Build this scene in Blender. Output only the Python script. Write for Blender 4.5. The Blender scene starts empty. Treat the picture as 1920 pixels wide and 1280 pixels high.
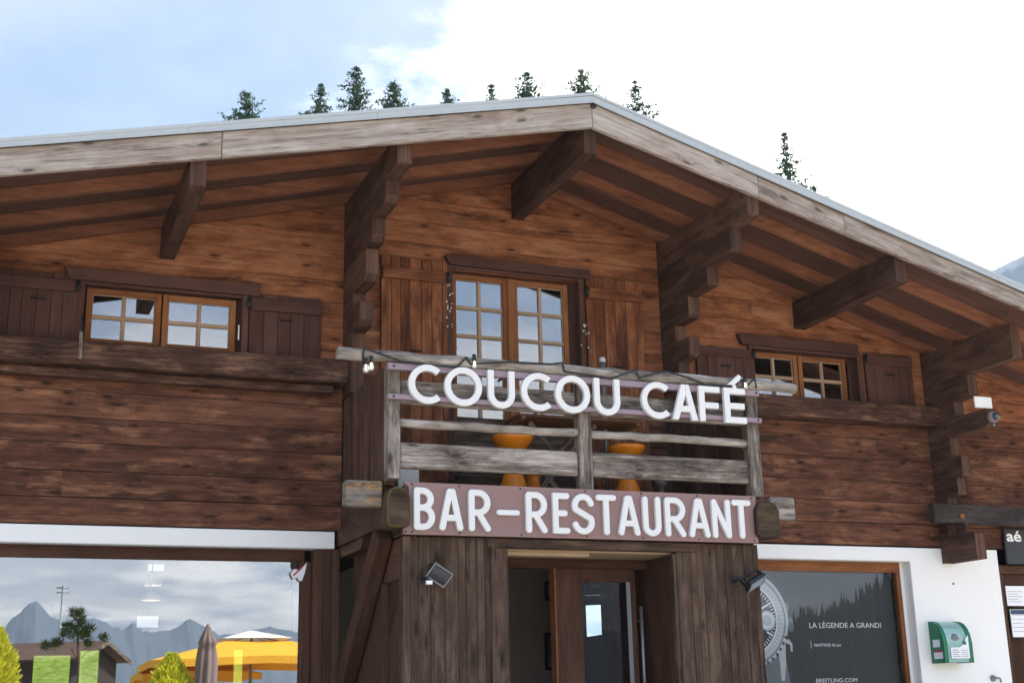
import bpy, bmesh, math, random
import numpy as np
from mathutils import Vector, Matrix, noise as mnoise

random.seed(7)
scene = bpy.context.scene
col = scene.collection

# ------------------------------------------------------------------ camera
F_PX, YAW, PITCH, ROLL, CZ = 2446.316, 0.38792873, 0.26978176, -0.02388835, 1.2
def _basis():
    cy, sy, cp, sp = math.cos(YAW), math.sin(YAW), math.cos(PITCH), math.sin(PITCH)
    f = Vector((sy*cp, cy*cp, sp)); r0 = Vector((cy, -sy, 0)); u0 = r0.cross(f)
    return (math.cos(ROLL)*r0 + math.sin(ROLL)*u0, -math.sin(ROLL)*r0 + math.cos(ROLL)*u0, f)
RT, UP, FW = _basis()
cam_data = bpy.data.cameras.new("camera")
cam = bpy.data.objects.new("camera", cam_data); col.objects.link(cam)
M = Matrix((RT, UP, -FW)).transposed().to_4x4(); M.translation = (0, 0, CZ)
cam.matrix_world = M
cam_data.sensor_width = 36.0; cam_data.lens = F_PX/1920*36.0
cam_data.clip_end = 20000; cam_data.clip_start = 0.05
scene.camera = cam

def at(px, py, Y):
    d = RT*((px-960)/F_PX) - UP*((py-640)/F_PX) + FW
    t = Y/d.y
    return Vector((d.x*t, Y, CZ + d.z*t))
GY = 12.12                                   # plane of the shop window glass
def mirrored(px, py, Y):                     # where a thing really stands whose reflection is seen at px,py
    p = at(px, py, 2*GY - Y); p.y = Y; return p

# ------------------------------------------------------------------ world, sun, exposure
HAZE = 3.2e-4
SUN_EL, SUN_AZ = math.radians(50), math.radians(58)   # azimuth from +Y towards +X
world = bpy.data.worlds.new("World"); scene.world = world; world.use_nodes = True
nt = world.node_tree; nt.nodes.clear()
def N(t, **kw):
    n = nt.nodes.new(t)
    for k, v in kw.items(): setattr(n, k, v)
    return n
def L(a, b): nt.links.new(a, b)
def mth(op, a, b=None, c=None, clamp=False):
    n = N('ShaderNodeMath', operation=op); n.use_clamp = clamp
    for i, x in enumerate((a, b, c)):
        if x is None: continue
        if isinstance(x, (int, float)): n.inputs[i].default_value = x
        else: L(x, n.inputs[i])
    return n.outputs[0]
def mrange(v, a, b, c=0.0, d=1.0, smooth=True):
    n = N('ShaderNodeMapRange'); n.clamp = True
    if smooth: n.interpolation_type = 'SMOOTHSTEP'
    L(v, n.inputs[0])
    for i, x in enumerate((a, b, c, d)): n.inputs[i+1].default_value = x
    return n.outputs[0]
def mixc(fac, a, b):
    n = N('ShaderNodeMix', data_type='RGBA')
    if isinstance(fac, (int, float)): n.inputs[0].default_value = fac
    else: L(fac, n.inputs[0])
    for i, x in ((6, a), (7, b)):
        if isinstance(x, tuple): n.inputs[i].default_value = (*x, 1)
        else: L(x, n.inputs[i])
    return n.outputs[2]
def noise(vec, scale, detail=4, rough=.5, dist=0.0):
    n = N('ShaderNodeTexNoise'); L(vec, n.inputs['Vector'])
    n.inputs['Scale'].default_value = scale; n.inputs['Detail'].default_value = detail
    n.inputs['Roughness'].default_value = rough; n.inputs['Distortion'].default_value = dist
    return n.outputs['Fac']
sky = N('ShaderNodeTexSky', sky_type='NISHITA'); sky.sun_disc = False
sky.sun_elevation = SUN_EL; sky.sun_rotation = SUN_AZ; sky.altitude = 1500; sky.dust_density = 1.5
tc = N('ShaderNodeTexCoord'); gen = tc.outputs['Generated']
sep = N('ShaderNodeSeparateXYZ'); L(gen, sep.inputs[0])
dx, dy, dz = sep.outputs
# flatten the direction on a cloud deck so clouds shrink towards the horizon
den = mth('ADD', mth('ABSOLUTE', dz), .16)
deck = N('ShaderNodeCombineXYZ'); L(mth('DIVIDE', dx, den), deck.inputs[0]); L(mth('DIVIDE', dy, den), deck.inputs[1]); L(mth('MULTIPLY', dz, 1.5), deck.inputs[2])
n_big = noise(deck.outputs[0], 1.3, 7, .55, .3)
n_fine = noise(deck.outputs[0], 5.0, 8, .6, .4)
n_shade = noise(deck.outputs[0], 2.4, 6, .55)
# the bright cloud bank over the right of the picture
side = mth('ADD', mth('ADD', mth('MULTIPLY', dx, .891), mth('MULTIPLY', dy, -.078)), mth('MULTIPLY', dz, -.447))
side = mth('ADD', side, mth('MULTIPLY', mth('SUBTRACT', n_fine, .5), .34))
front = mrange(dy, .05, .35)
bank = mth('MULTIPLY', mrange(side, -.05, .115), front)
wisps = mth('MULTIPLY', mth('MULTIPLY', mrange(n_big, .40, .66), mth('ADD', mth('MULTIPLY', n_fine, .9), .05)), front)
behind = mth('MULTIPLY', mrange(n_big, .34, .56), mth('SUBTRACT', 1.0, front))
low = mth('MULTIPLY', mrange(dz, .36, .14), mth('SUBTRACT', 1.0, front))
behind = mth('MULTIPLY', behind, mth('ADD', mth('MULTIPLY', low, 1.0), .0))
veilc = mixc(front, mixc(mrange(dz, .06, .30), (6.7, 6.0, 5.1), (3.5, 4.8, 6.9)), (.48, .68, .70))                    # thin high haze, brighter on the side the sun shines on
veil = mixc(mth('ADD', .48, mth('MULTIPLY', mrange(dz, .55, .20), .32)), sky.outputs[0], veilc)
c1 = mixc(mth('MULTIPLY', wisps, .8), veil, (3.3, 3.3, 3.25))
greycloud = mixc(mrange(n_shade, .40, .58), (3.2, 3.5, 3.8), (13.0, 11.9, 10.4))
c2 = mixc(behind, c1, greycloud)
c3 = mixc(bank, c2, (13.0, 12.9, 12.7))
bg = N('ShaderNodeBackground'); bg.inputs['Strength'].default_value = 0.10
L(c3, bg.inputs['Color'])
out = N('ShaderNodeOutputWorld'); L(bg.outputs[0], out.inputs['Surface'])

sun_data = bpy.data.lights.new("sun", 'SUN'); sun_data.energy = 4.6; sun_data.angle = math.radians(.6)
sun_data.color = (1.0, .95, .87)
sun = bpy.data.objects.new("sun", sun_data); col.objects.link(sun)
S_DIR = Vector((math.sin(SUN_AZ)*math.cos(SUN_EL), math.cos(SUN_AZ)*math.cos(SUN_EL), math.sin(SUN_EL)))
sun.rotation_euler = S_DIR.to_track_quat('Z', 'Y').to_euler(); sun.location = (20, 30, 40)

scene.view_settings.view_transform = 'Standard'; scene.view_settings.look = 'None'
scene.view_settings.gamma = 1.0; scene.view_settings.exposure = 1.70

# ------------------------------------------------------------------ materials
def new_mat(name):
    global nt
    m = bpy.data.materials.new(name); m.use_nodes = True
    nt = m.node_tree; nt.nodes.clear()
    return m
def finish(col_, rough=.6, bump=None, bstr=.3, bdist=.01, metal=0.0, spec=.4, emit=None, estr=0, extra=None):
    p = N('ShaderNodeBsdfPrincipled')
    def put(k, v):
        if isinstance(v, tuple): p.inputs[k].default_value = (*v, 1)
        elif isinstance(v, (int, float)): p.inputs[k].default_value = v
        else: L(v, p.inputs[k])
    put('Base Color', col_); put('Roughness', rough); put('Metallic', metal); put('Specular IOR Level', spec)
    if emit is not None: put('Emission Color', emit); put('Emission Strength', estr)
    if bump is not None:
        b = N('ShaderNodeBump'); b.inputs['Strength'].default_value = bstr; b.inputs['Distance'].default_value = bdist
        L(bump, b.inputs['Height']); L(b.outputs[0], p.inputs['Normal'])
    o = N('ShaderNodeOutputMaterial'); L(p.outputs[0], o.inputs['Surface'])
    return p
def vmul(v, s):
    n = N('ShaderNodeVectorMath', operation='MULTIPLY'); L(v, n.inputs[0]); n.inputs[1].default_value = s; return n.outputs[0]
def vadd(v, w):
    n = N('ShaderNodeVectorMath', operation='ADD'); L(v, n.inputs[0]); L(w, n.inputs[1]); return n.outputs[0]
def ramp(v, stops):
    n = N('ShaderNodeValToRGB'); L(v, n.inputs[0]); e = n.color_ramp.elements
    while len(e) < len(stops): e.new(.5)
    for i, (p, c) in enumerate(stops): e[i].position = p; e[i].color = (*c, 1)
    return n.outputs[0]

def wood(name, dark, mid, light, knots=1.0, worn=None, worn_amt=.0, contrast=1.0, rough=.75, stain=.5, zworn=None, spec=.10, algae=None, bvar=.22, cracks=.55):
    """boards: UV runs along (u, metres) and across (v); 'rnd' differs for every board"""
    m = new_mat(name); dark, mid, light = (tuple(x*.89 for x in c_) for c_ in (dark, mid, light)); worn = worn and tuple(x*.89 for x in worn)
    uv = N('ShaderNodeUVMap', uv_map='UVMap').outputs[0]
    rnd = N('ShaderNodeAttribute', attribute_name='rnd').outputs['Fac']
    off = N('ShaderNodeCombineXYZ'); L(mth('MULTIPLY', rnd, 53.0), off.inputs[0]); L(mth('MULTIPLY', rnd, 17.0), off.inputs[1]); L(mth('MULTIPLY', rnd, 31.0), off.inputs[2])
    P = vadd(uv, off.outputs[0])
    # knots: sparse cells, long in u
    vor = N('ShaderNodeTexVoronoi', feature='F1', voronoi_dimensions='2D'); L(vmul(P, (2.3, 7.5, 1)), vor.inputs['Vector']); vor.inputs['Scale'].default_value = 1.0
    kd = vor.outputs['Distance']
    ksel = N('ShaderNodeSeparateColor'); L(vor.outputs['Color'], ksel.inputs[0])
    kon = mrange(ksel.outputs[0], .66, .70)
    knot = mth('MULTIPLY', mth('MULTIPLY', mrange(kd, .15, .05), kon), knots)
    halo = mth('MULTIPLY', mth('MULTIPLY', mrange(kd, .36, .08), kon), knots)
    # grain bends round the knots
    bend = N('ShaderNodeCombineXYZ'); L(mth('MULTIPLY', halo, .035), bend.inputs[1])
    wob = N('ShaderNodeCombineXYZ'); L(mth('MULTIPLY', mth('SUBTRACT', noise(vmul(P, (.8, 2, 1)), 1.0, 2), .5), .035), wob.inputs[1])
    G = vadd(vadd(P, bend.outputs[0]), wob.outputs[0])
    g1 = noise(vmul(G, (1.3, 34, 1)), 1.0, 6, .68)
    g2 = noise(vmul(G, (4.0, 120, 1)), 1.0, 3, .6)
    g3 = noise(vmul(P, (2.3, 7.0, 1)), 1.0, 8, .66, .35)
    blot = noise(vmul(P, (2.4, 4.2, 1)), 1.0, 8, .66, .3)
    v = mth('ADD', mth('MULTIPLY', mth('SUBTRACT', g1, .5), .80*contrast), mth('MULTIPLY', mth('SUBTRACT', g2, .5), .55*contrast))
    v = mth('ADD', v, mth('MULTIPLY', mth('SUBTRACT', g3, .5), 1.5*stain))
    v = mth('ADD', v, mth('MULTIPLY', mth('SUBTRACT', rnd, .5), bvar))
    v = mth('ADD', v, .5)
    c = ramp(v, [(.12, dark), (.5, mid), (.9, light)])
    if worn is not None:                       # bare streaks where the stain has gone
        wn = noise(vmul(P, (1.7, 10.0, 1)), 1.0, 7, .68, .2)
        thr = mth('ADD', wn, mth('MULTIPLY', mth('SUBTRACT', blot, .5), .7))
        wmask = mth('MULTIPLY', mrange(thr, .53, .72), worn_amt)
        if zworn is not None:
            geo = N('ShaderNodeTexCoord').outputs['Object']
        c = mixc(wmask, c, worn)
    bl = mth('MULTIPLY', mrange(blot, .56, .78), .55*stain)
    c = mixc(bl, c, dark)
    c = mixc(mth('MULTIPLY', mth('ADD', mth('MULTIPLY', halo, .22), mth('MULTIPLY', knot, .60)), 1.0), c, tuple(x*.45 for x in dark))
    crk = noise(vmul(G, (.75, 42, 1)), 1.0, 3, .55)
    c = mixc(mth('MULTIPLY', mth('MULTIPLY', mrange(crk, .635, .70), mrange(blot, .40, .58)), cracks), c, tuple(x*.35 for x in dark))
    if algae is not None:
        c = mixc(mth('MULTIPLY', mrange(noise(vmul(P, (3, 6, 1)), 1.3, 6, .7), .52, .68), algae[1]), c, algae[0])
    h = mth('ADD', mth('MULTIPLY', g1, .6), mth('ADD', mth('MULTIPLY', g2, .7), mth('MULTIPLY', knot, -.4)))
    r = mth('ADD', mth('MULTIPLY', g1, .2), rough-.1)
    finish(c, r, h, .45, .006, spec=spec)
    return m

def plain(name, c, rough=.5, metal=0.0, var=.12, scale=6.0, spec=.4, bstr=.08, emit=None, estr=0):
    m = new_mat(name)
    o = N('ShaderNodeTexCoord').outputs['Object']
    n1 = noise(o, scale, 6, .6)
    n2 = noise(o, scale*9, 3, .6)
    f = mth('ADD', mth('MULTIPLY', mth('SUBTRACT', n1, .5), 2*var), mth('MULTIPLY', mth('SUBTRACT', n2, .5), var))
    c2 = mixc(mth('ADD', f, .5, clamp=True), tuple(max(0, x*(1-var*1.6)) for x in c), tuple(min(1, x*(1+var*1.2)) for x in c))
    finish(c2, mth('ADD', rough, mth('MULTIPLY', f, .3)), n2, bstr, .004, metal, spec, emit, estr)
    return m

def glass(name, refl=.4, tint=(.9, .93, .92), wav=.0):
    m = new_mat(name)
    t = N('ShaderNodeBsdfTransparent'); t.inputs[0].default_value = (*tint, 1)
    g = N('ShaderNodeBsdfGlossy'); g.inputs['Roughness'].default_value = 0.0; g.inputs['Color'].default_value = (.96, .98, 1, 1)
    if wav:
        o = N('ShaderNodeTexCoord').outputs['Object']
        b = N('ShaderNodeBump'); b.inputs['Strength'].default_value = wav; b.inputs['Distance'].default_value = .01
        L(noise(o, 1.1, 2, .4), b.inputs['Height']); L(b.outputs[0], g.inputs['Normal'])
    lw = N('ShaderNodeLayerWeight'); lw.inputs['Blend'].default_value = .25
    fac = mth('ADD', refl, mth('MULTIPLY', lw.outputs['Fresnel'], .5), clamp=True)
    mx = N('ShaderNodeMixShader'); L(fac, mx.inputs[0]); L(t.outputs[0], mx.inputs[1]); L(g.outputs[0], mx.inputs[2])
    o = N('ShaderNodeOutputMaterial'); L(mx.outputs[0], o.inputs['Surface'])
    return m

def foliage(name, c1, c2, trans=.3):
    m = new_mat(name)
    rnd = N('ShaderNodeAttribute', attribute_name='rnd').outputs['Fac']
    c = mixc(rnd, c1, c2)
    d = N('ShaderNodeBsdfDiffuse'); L(c, d.inputs[0])
    t = N('ShaderNodeBsdfTranslucent'); L(c, t.inputs[0])
    mx = N('ShaderNodeMixShader'); mx.inputs[0].default_value = trans; L(d.outputs[0], mx.inputs[1]); L(t.outputs[0], mx.inputs[2])
    o = N('ShaderNodeOutputMaterial'); L(mx.outputs[0], o.inputs['Surface'])
    return m

MAT = {}
MAT['wall_up'] = wood('orange_stained_timber', (.072, .029, .016), (.285, .108, .052), (.46, .205, .105), worn=(.54, .28, .155), worn_amt=.40, stain=1.05)
MAT['wall_low'] = wood('weathered_brown_timber', (.032, .016, .011), (.112, .047, .028), (.235, .102, .057), worn=(.42, .205, .112), worn_amt=.50, stain=.9, contrast=1.1, bvar=.16)
MAT['beam_dark'] = wood('dark_beam_timber', (.034, .018, .013), (.088, .047, .033), (.170, .098, .070), knots=.5, stain=.9)
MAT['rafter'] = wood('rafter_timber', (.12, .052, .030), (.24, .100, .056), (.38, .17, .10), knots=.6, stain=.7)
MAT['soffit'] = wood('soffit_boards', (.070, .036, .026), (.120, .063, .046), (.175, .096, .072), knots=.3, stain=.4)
MAT['fascia'] = wood('silver_grey_fascia_timber', (.11, .078, .064), (.345, .285, .245), (.53, .47, .43), knots=1.0, worn=(.28, .185, .135), worn_amt=.5, stain=.7, contrast=1.5, cracks=.9)
MAT['grey_wood'] = wood('grey_weathered_timber', (.050, .039, .033), (.190, .155, .128), (.46, .40, .355), knots=.9, worn=(.54, .48, .43), worn_amt=.45, stain=1.25, contrast=1.5, cracks=.8)
MAT['grey_round'] = wood('grey_peeled_pole', (.10, .085, .072), (.34, .295, .255), (.62, .57, .52), knots=.6, worn=(.15, .115, .09), worn_amt=.5, stain=1.0, contrast=1.2)
MAT['lichen_wood'] = wood('grey_timber_with_lichen', (.060, .048, .040), (.20, .165, .135), (.38, .33, .28), knots=1.0, stain=.8, algae=((.50, .22, .025), .75))
MAT['mossy_wood'] = wood('mossy_log_end', (.018, .012, .008), (.050, .034, .022), (.105, .072, .048), knots=.3, stain=1.0, algae=((.25, .14, .03), .4))
MAT['entry'] = wood('brown_grey_cladding', (.026, .017, .012), (.082, .050, .034), (.175, .115, .082), knots=.9, worn=(.23, .16, .115), worn_amt=.4, stain=.9)
MAT['shutter'] = wood('brown_painted_shutter', (.034, .018, .015), (.098, .047, .037), (.16, .080, .060), knots=.35, stain=.4, contrast=.7)
MAT['shutter_orange'] = wood('worn_shutter_timber', (.060, .022, .013), (.175, .062, .029), (.34, .135, .060), knots=.6, worn=(.46, .21, .10), worn_amt=.55, stain=1.2, contrast=.75)
MAT['frame'] = wood('varnished_window_wood', (.12, .042, .017), (.24, .092, .036), (.38, .17, .072), knots=.2, stain=.6, contrast=.8)
MAT['frame_light'] = wood('pale_glazing_bar_wood', (.26, .16, .10), (.40, .27, .18), (.55, .41, .30), knots=0, stain=.4, contrast=.6)
MAT['brown_frame'] = wood('brown_shopfront_wood', (.035, .017, .011), (.085, .041, .026), (.14, .075, .048), knots=.4, stain=.6, contrast=.8)
MAT['sill'] = wood('weathered_sill_beam', (.022, .012, .009), (.080, .040, .027), (.20, .11, .073), knots=.6, worn=(.38, .205, .125), worn_amt=.55, stain=1.1, contrast=1.2, cracks=.8)
MAT['pale_soffit'] = wood('pale_door_soffit_wood', (.30, .20, .12), (.46, .33, .21), (.58, .44, .30), knots=.3, stain=.3, contrast=.5)
MAT['black_beam'] = wood('blackened_beam', (.018, .015, .014), (.048, .038, .034), (.10, .080, .070), knots=.5, worn=(.17, .12, .09), worn_amt=.3, stain=.8)
MAT['white_wall'] = plain('white_render', (.82, .81, .79), .85, var=.07, scale=2.2, spec=.15, bstr=.5)
MAT['white_letter'] = plain('white_letter_paint', (.68, .665, .645), .5, var=.05, scale=4)
MAT['mauve'] = plain('mauve_sign_panel', (.24, .142, .128), .5, var=.06, scale=2)
MAT['mauve_bar'] = plain('mauve_metal_bar', (.26, .19, .215), .4, var=.05)
MAT['zinc'] = plain('zinc_flashing', (.42, .44, .445), .5, metal=.2, var=.15, scale=3)
MAT['black_metal'] = plain('black_metal', (.018, .018, .020), .4, metal=.3, var=.1)
MAT['grey_metal'] = plain('grey_metal', (.25, .26, .27), .4, metal=.7, var=.1)
MAT['rubber'] = plain('black_rubber', (.015, .015, .016), .6)
MAT['orange'] = plain('orange_glazed_plastic', (.90, .29, .012), .25, var=.05, spec=.5)
MAT['table_wood'] = wood('brown_table_slats', (.09, .045, .025), (.20, .11, .06), (.32, .19, .11), knots=.3)
MAT['white_plastic'] = plain('white_plastic', (.78, .78, .76), .35, var=.02)
MAT['green'] = plain('green_plastic', (.012, .16, .075), .35, var=.05)
MAT['green_light'] = plain('clear_green_cover', (.30, .48, .43), .15, var=.25, scale=14, spec=.6)
MAT['paper'] = plain('white_paper', (.78, .78, .80), .7, var=.02)
MAT['paper_line'] = plain('grey_print', (.32, .33, .36), .7, var=.05)
MAT['red'] = plain('red_print', (.42, .03, .05), .6)
MAT['navy'] = plain('dark_blue_print', (.03, .055, .11), .6)
MAT['blackboard'] = plain('black_sign_board', (.028, .029, .033), .55, var=.1)
MAT['poster'] = plain('charcoal_poster', (.040, .039, .040), .5, var=.08, scale=1.0)
MAT['p_silver'] = plain('silver_print', (.50, .52, .55), .5, var=.12, scale=9)
MAT['p_light'] = plain('light_print', (.72, .74, .77), .5, var=.05)
MAT['p_dark'] = plain('dark_print', (.03, .031, .035), .5)
MAT['p_mid'] = plain('mid_grey_print', (.17, .18, .19), .5, var=.2, scale=9)
MAT['poster_text'] = plain('white_print', (.85, .85, .85), .6, var=.01)
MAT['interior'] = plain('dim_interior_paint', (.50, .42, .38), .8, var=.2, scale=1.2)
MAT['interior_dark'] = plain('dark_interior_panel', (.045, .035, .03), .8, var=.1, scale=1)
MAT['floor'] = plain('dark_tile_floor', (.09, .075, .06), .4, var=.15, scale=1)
MAT['glass_shop'] = glass('shop_window_glass', .37, wav=.003)
MAT['glass_up'] = glass('window_pane_glass', .25, (.6, .63, .65))
MAT['glass_poster'] = glass('poster_window_glass', .06, (.9, .92, .92))
MAT['glass_door'] = glass('door_glass', .012)
MAT['bulb'] = glass('clear_bulb_glass', .25)
mm = new_mat('mirror_silver'); g = N('ShaderNodeBsdfGlossy'); g.inputs['Roughness'].default_value = .01; g.inputs['Color'].default_value = (.8, .85, .87, 1)
L(g.outputs[0], N('ShaderNodeOutputMaterial').inputs['Surface']); MAT['mirror'] = mm
MAT['filament'] = plain('warm_filament', (1, .8, .5), .5, emit=(1, .72, .38), estr=2.0)
MAT['lamp_glow'] = plain('lit_lamp_shade', (1, .85, .65), .5, emit=(1, .80, .58), estr=1.6)
MAT['lamp_white'] = plain('lit_white_panel', (1, 1, 1), .5, emit=(1, 1, 1), estr=.15)
MAT['lens_glass'] = plain('camera_dome_glass', (.02, .05, .06), .05, spec=.9)
MAT['lamp_face'] = plain('floodlight_front_glass', (.30, .38, .45), .12, spec=.8)
MAT['spruce'] = foliage('spruce_needles', (.022, .045, .030), (.085, .125, .060), .25)
MAT['bark'] = plain('grey_brown_bark', (.12, .085, .065), .9, var=.3, scale=12)
MAT['thuja'] = foliage('golden_thuja_sprays', (.55, .58, .03), (.95, .90, .14), .4)
MAT['pine'] = foliage('mountain_pine_needles', (.03, .055, .015), (.10, .14, .04), .2)
MAT['canvas_yellow'] = plain('yellow_canvas', (.88, .46, .05), .8, var=.06, scale=2, spec=.1)
MAT['canvas_white'] = plain('cream_canvas', (.80, .76, .70), .8, var=.05, scale=2, spec=.1)
MAT['canvas_taupe'] = plain('taupe_canvas', (.27, .21, .20), .85, var=.12, scale=4, spec=.1)
MAT['hut_roof'] = wood('brown_shingle_roof', (.06, .04, .03), (.13, .085, .065), (.20, .14, .11), knots=0)
MAT['rock'] = plain('far_rock_and_forest', (.095, .118, .135), .95, var=.4, scale=.006, spec=.05)
MAT['wood_far'] = foliage('far_forest', (.014, .026, .018), (.035, .052, .034), .0)

# ground: gravel near, meadow on the slope
gm = new_mat('ground_gravel_and_meadow')
o = N('ShaderNodeTexCoord').outputs['Object']; sp = N('ShaderNodeSeparateXYZ'); L(o, sp.inputs[0])
mead = mrange(mth('ADD', sp.outputs[1], mth('MULTIPLY', noise(o, .6, 4), 2.5)), 22.5, 24.0)
far = mrange(sp.outputs[1], -28.0, -32.0)
mead = mth('MAXIMUM', mead, far)
gr = ramp(noise(o, 5.0, 8, .75), [(.30, (.03, .065, .005)), (.5, (.12, .19, .014)), (.68, (.27, .32, .04))])
pv = ramp(noise(o, 3.5, 8, .65), [(.3, (.38, .335, .285)), (.7, (.57, .505, .43))])
finish(mixc(mead, pv, gr), .9, noise(o, 18, 6, .7), .4, .03, spec=.1)
MAT['ground'] = gm

# ------------------------------------------------------------------ mesh builder
class MB:
    def __init__(s): s.v = []; s.f = []; s.uv = []; s.r = []; s.smooth = []
    def poly(s, pts, uvs=None, r=.5, smooth=False):
        i = len(s.v); s.v += [tuple(p) for p in pts]
        s.f.append(tuple(range(i, i+len(pts))))
        if uvs is None: uvs = [(p[0]+p[1]*.3, p[2]) for p in pts]
        s.uv.append(list(uvs)); s.r.append(r); s.smooth.append(smooth)
    def obox(s, o, a, b, c, r=None, along=None):
        """box from corner o with edge vectors a,b,c; grain along the longest"""
        if r is None: r = random.random()
        o, a, b, c = Vector(o), Vector(a), Vector(b), Vector(c)
        if a.cross(b).dot(c) < 0: a, b = b, a
        ls = [a.length, b.length, c.length]
        k = ls.index(max(ls)) if along is None else along
        P = lambda i, j, l: o + a*i + b*j + c*l
        ax = [a, b, c]
        du = ax[k].normalized()
        for (fa, idx) in ((0, ((0,0,0),(0,0,1),(0,1,1),(0,1,0))), (0, ((1,0,0),(1,1,0),(1,1,1),(1,0,1))),
                          (1, ((0,0,0),(1,0,0),(1,0,1),(0,0,1))), (1, ((0,1,0),(0,1,1),(1,1,1),(1,1,0))),
                          (2, ((0,0,0),(0,1,0),(1,1,0),(1,0,0))), (2, ((0,0,1),(1,0,1),(1,1,1),(0,1,1)))):
            pts = [P(*q) for q in idx]
            oth = [q for q in range(3) if q != fa]
            if k in oth:
                w = [q for q in oth if q != k][0]; dv = ax[w].normalized() if ax[w].length else ax[w]
                uvs = [(p.dot(du), p.dot(dv) + fa*.37) for p in pts]
            else:
                d1, d2 = ax[oth[0]].normalized(), ax[oth[1]].normalized()
                uvs = [(p.dot(d1)*.4, p.dot(d2)) for p in pts]
            s.poly(pts, uvs, r)
    def box(s, x0, x1, y0, y1, z0, z1, r=None, along=None):
        s.obox((x0, y0, z0), (x1-x0, 0, 0), (0, y1-y0, 0), (0, 0, z1-z0), r, along)
    def prism_x(s, prof, x0, x1, r=None):
        """profile of (y,z) points swept from x0 to x1, grain along y"""
        if r is None: r = random.random()
        n = len(prof); ar = sum(prof[i][0]*prof[(i+1)%n][1]-prof[(i+1)%n][0]*prof[i][1] for i in range(n))
        if ar < 0: prof = prof[::-1]
        s.poly([(x1, y, z) for y, z in prof], [(y, z) for y, z in prof], r)
        s.poly([(x0, y, z) for y, z in prof[::-1]], [(y, z) for y, z in prof[::-1]], r)
        for i in range(n):
            (y0, z0), (y1, z1) = prof[i], prof[(i+1) % n]
            pts = [(x0, y0, z0), (x0, y1, z1), (x1, y1, z1), (x1, y0, z0)][::-1]
            d = math.hypot(y1-y0, z1-z0)
            s.poly(pts, [(d, x1), (d+.001, x1), (d+.001, x0), (d, x0)] if abs(z1-z0) > abs(y1-y0) else [(y0, x1), (y1, x1), (y1, x0), (y0, x0)], r)
    def prism_y(s, prof, y0, y1, r=None, back=True, along='u'):
        """profile of (x,z) points, front at y0 (nearest the camera), back at y1"""
        if r is None: r = random.random()
        n = len(prof); ar = sum(prof[i][0]*prof[(i+1)%n][1]-prof[(i+1)%n][0]*prof[i][1] for i in range(n))
        if ar < 0: prof = prof[::-1]
        uvf = (lambda p: (p[0], p[1])) if along == 'u' else (lambda p: (p[1], p[0]))
        s.poly([(x, y0, z) for x, z in prof], [uvf(p) for p in prof], r)
        if back: s.poly([(x, y1, z) for x, z in prof[::-1]], [uvf(p) for p in prof[::-1]], r)
        for i in range(n):
            a, b = prof[i], prof[(i+1) % n]
            s.poly([(a[0], y0, a[1]), (a[0], y1, a[1]), (b[0], y1, b[1]), (b[0], y0, b[1])],
                   [(a[0], y0), (a[0], y1), (b[0], y1), (b[0], y0)], r)
    def tube(s, pts, rad, seg=10, r=None, caps=True, smooth=True, squash=None):
        if r is None: r = random.random()
        pts = [Vector(p) for p in pts]
        if isinstance(rad, (int, float)): rad = [rad]*len(pts)
        rings = []; dist = 0; ds = []
        t0 = (pts[1]-pts[0]).normalized()
        n = t0.orthogonal().normalized()
        for i, p in enumerate(pts):
            t = (pts[min(i+1, len(pts)-1)] - pts[max(i-1, 0)]).normalized()
            n = (n - t*n.dot(t)).normalized(); b = t.cross(n)
            rings.append([p + (n*math.cos(2*math.pi*k/seg) + b*math.sin(2*math.pi*k/seg))*rad[i] for k in range(seg)])
            if i: dist += (p-pts[i-1]).length
            ds.append(dist)
        for i in range(len(pts)-1):
            for k in range(seg):
                k2 = (k+1) % seg; c = 2*math.pi*rad[i]/seg
                s.poly([rings[i][k], rings[i][k2], rings[i+1][k2], rings[i+1][k]],
                       [(ds[i], k*c), (ds[i], (k+1)*c), (ds[i+1], (k+1)*c), (ds[i+1], k*c)], r, smooth)
        if caps:
            s.poly(rings[0][::-1], None, r); s.poly(rings[-1], None, r)
    def lathe(s, prof, c, seg=28, axis=Vector((0, 0, 1)), r=.5, smooth=True):
        """prof: (radius, height) from bottom to top"""
        c = Vector(c); ax = axis.normalized(); n = ax.orthogonal().normalized(); b = ax.cross(n)
        P = lambda k, q: c + ax*q[1] + (n*math.cos(2*math.pi*k/seg) + b*math.sin(2*math.pi*k/seg))*q[0]
        for i in range(len(prof)-1):
            for k in range(seg):
                pts = [P(k, prof[i]), P(k+1, prof[i]), P(k+1, prof[i+1]), P(k, prof[i+1])]
                if prof[i][0] < 1e-6: pts = pts[1:] if False else [pts[0], pts[2], pts[3]]
                elif prof[i+1][0] < 1e-6: pts = pts[:3]
                s.poly(pts, None, r, smooth)
    def build(s, name, mat, parent=None, bevel=0.0, seg=1, origin=None):
        vs = np.array(s.v, dtype=float)
        if parent is not None:
            off = Vector((0, 0, 0)); q = parent
            while q is not None: off += q.location; q = q.parent
        elif origin is not None: off = Vector(origin)
        else: off = Vector(((vs[:, 0].min()+vs[:, 0].max())/2, (vs[:, 1].min()+vs[:, 1].max())/2, vs[:, 2].min()))
        me = bpy.data.meshes.new(name)
        me.from_pydata([(v[0]-off.x, v[1]-off.y, v[2]-off.z) for v in s.v], [], s.f)
        uvl = me.uv_layers.new(name='UVMap')
        flat = [c for face in s.uv for uv in face for c in uv]
        uvl.data.foreach_set('uv', flat)
        at_ = me.attributes.new('rnd', 'FLOAT', 'FACE'); at_.data.foreach_set('value', s.r)
        me.polygons.foreach_set('use_smooth', s.smooth)
        me.materials.append(mat if not isinstance(mat, str) else MAT[mat])
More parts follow.
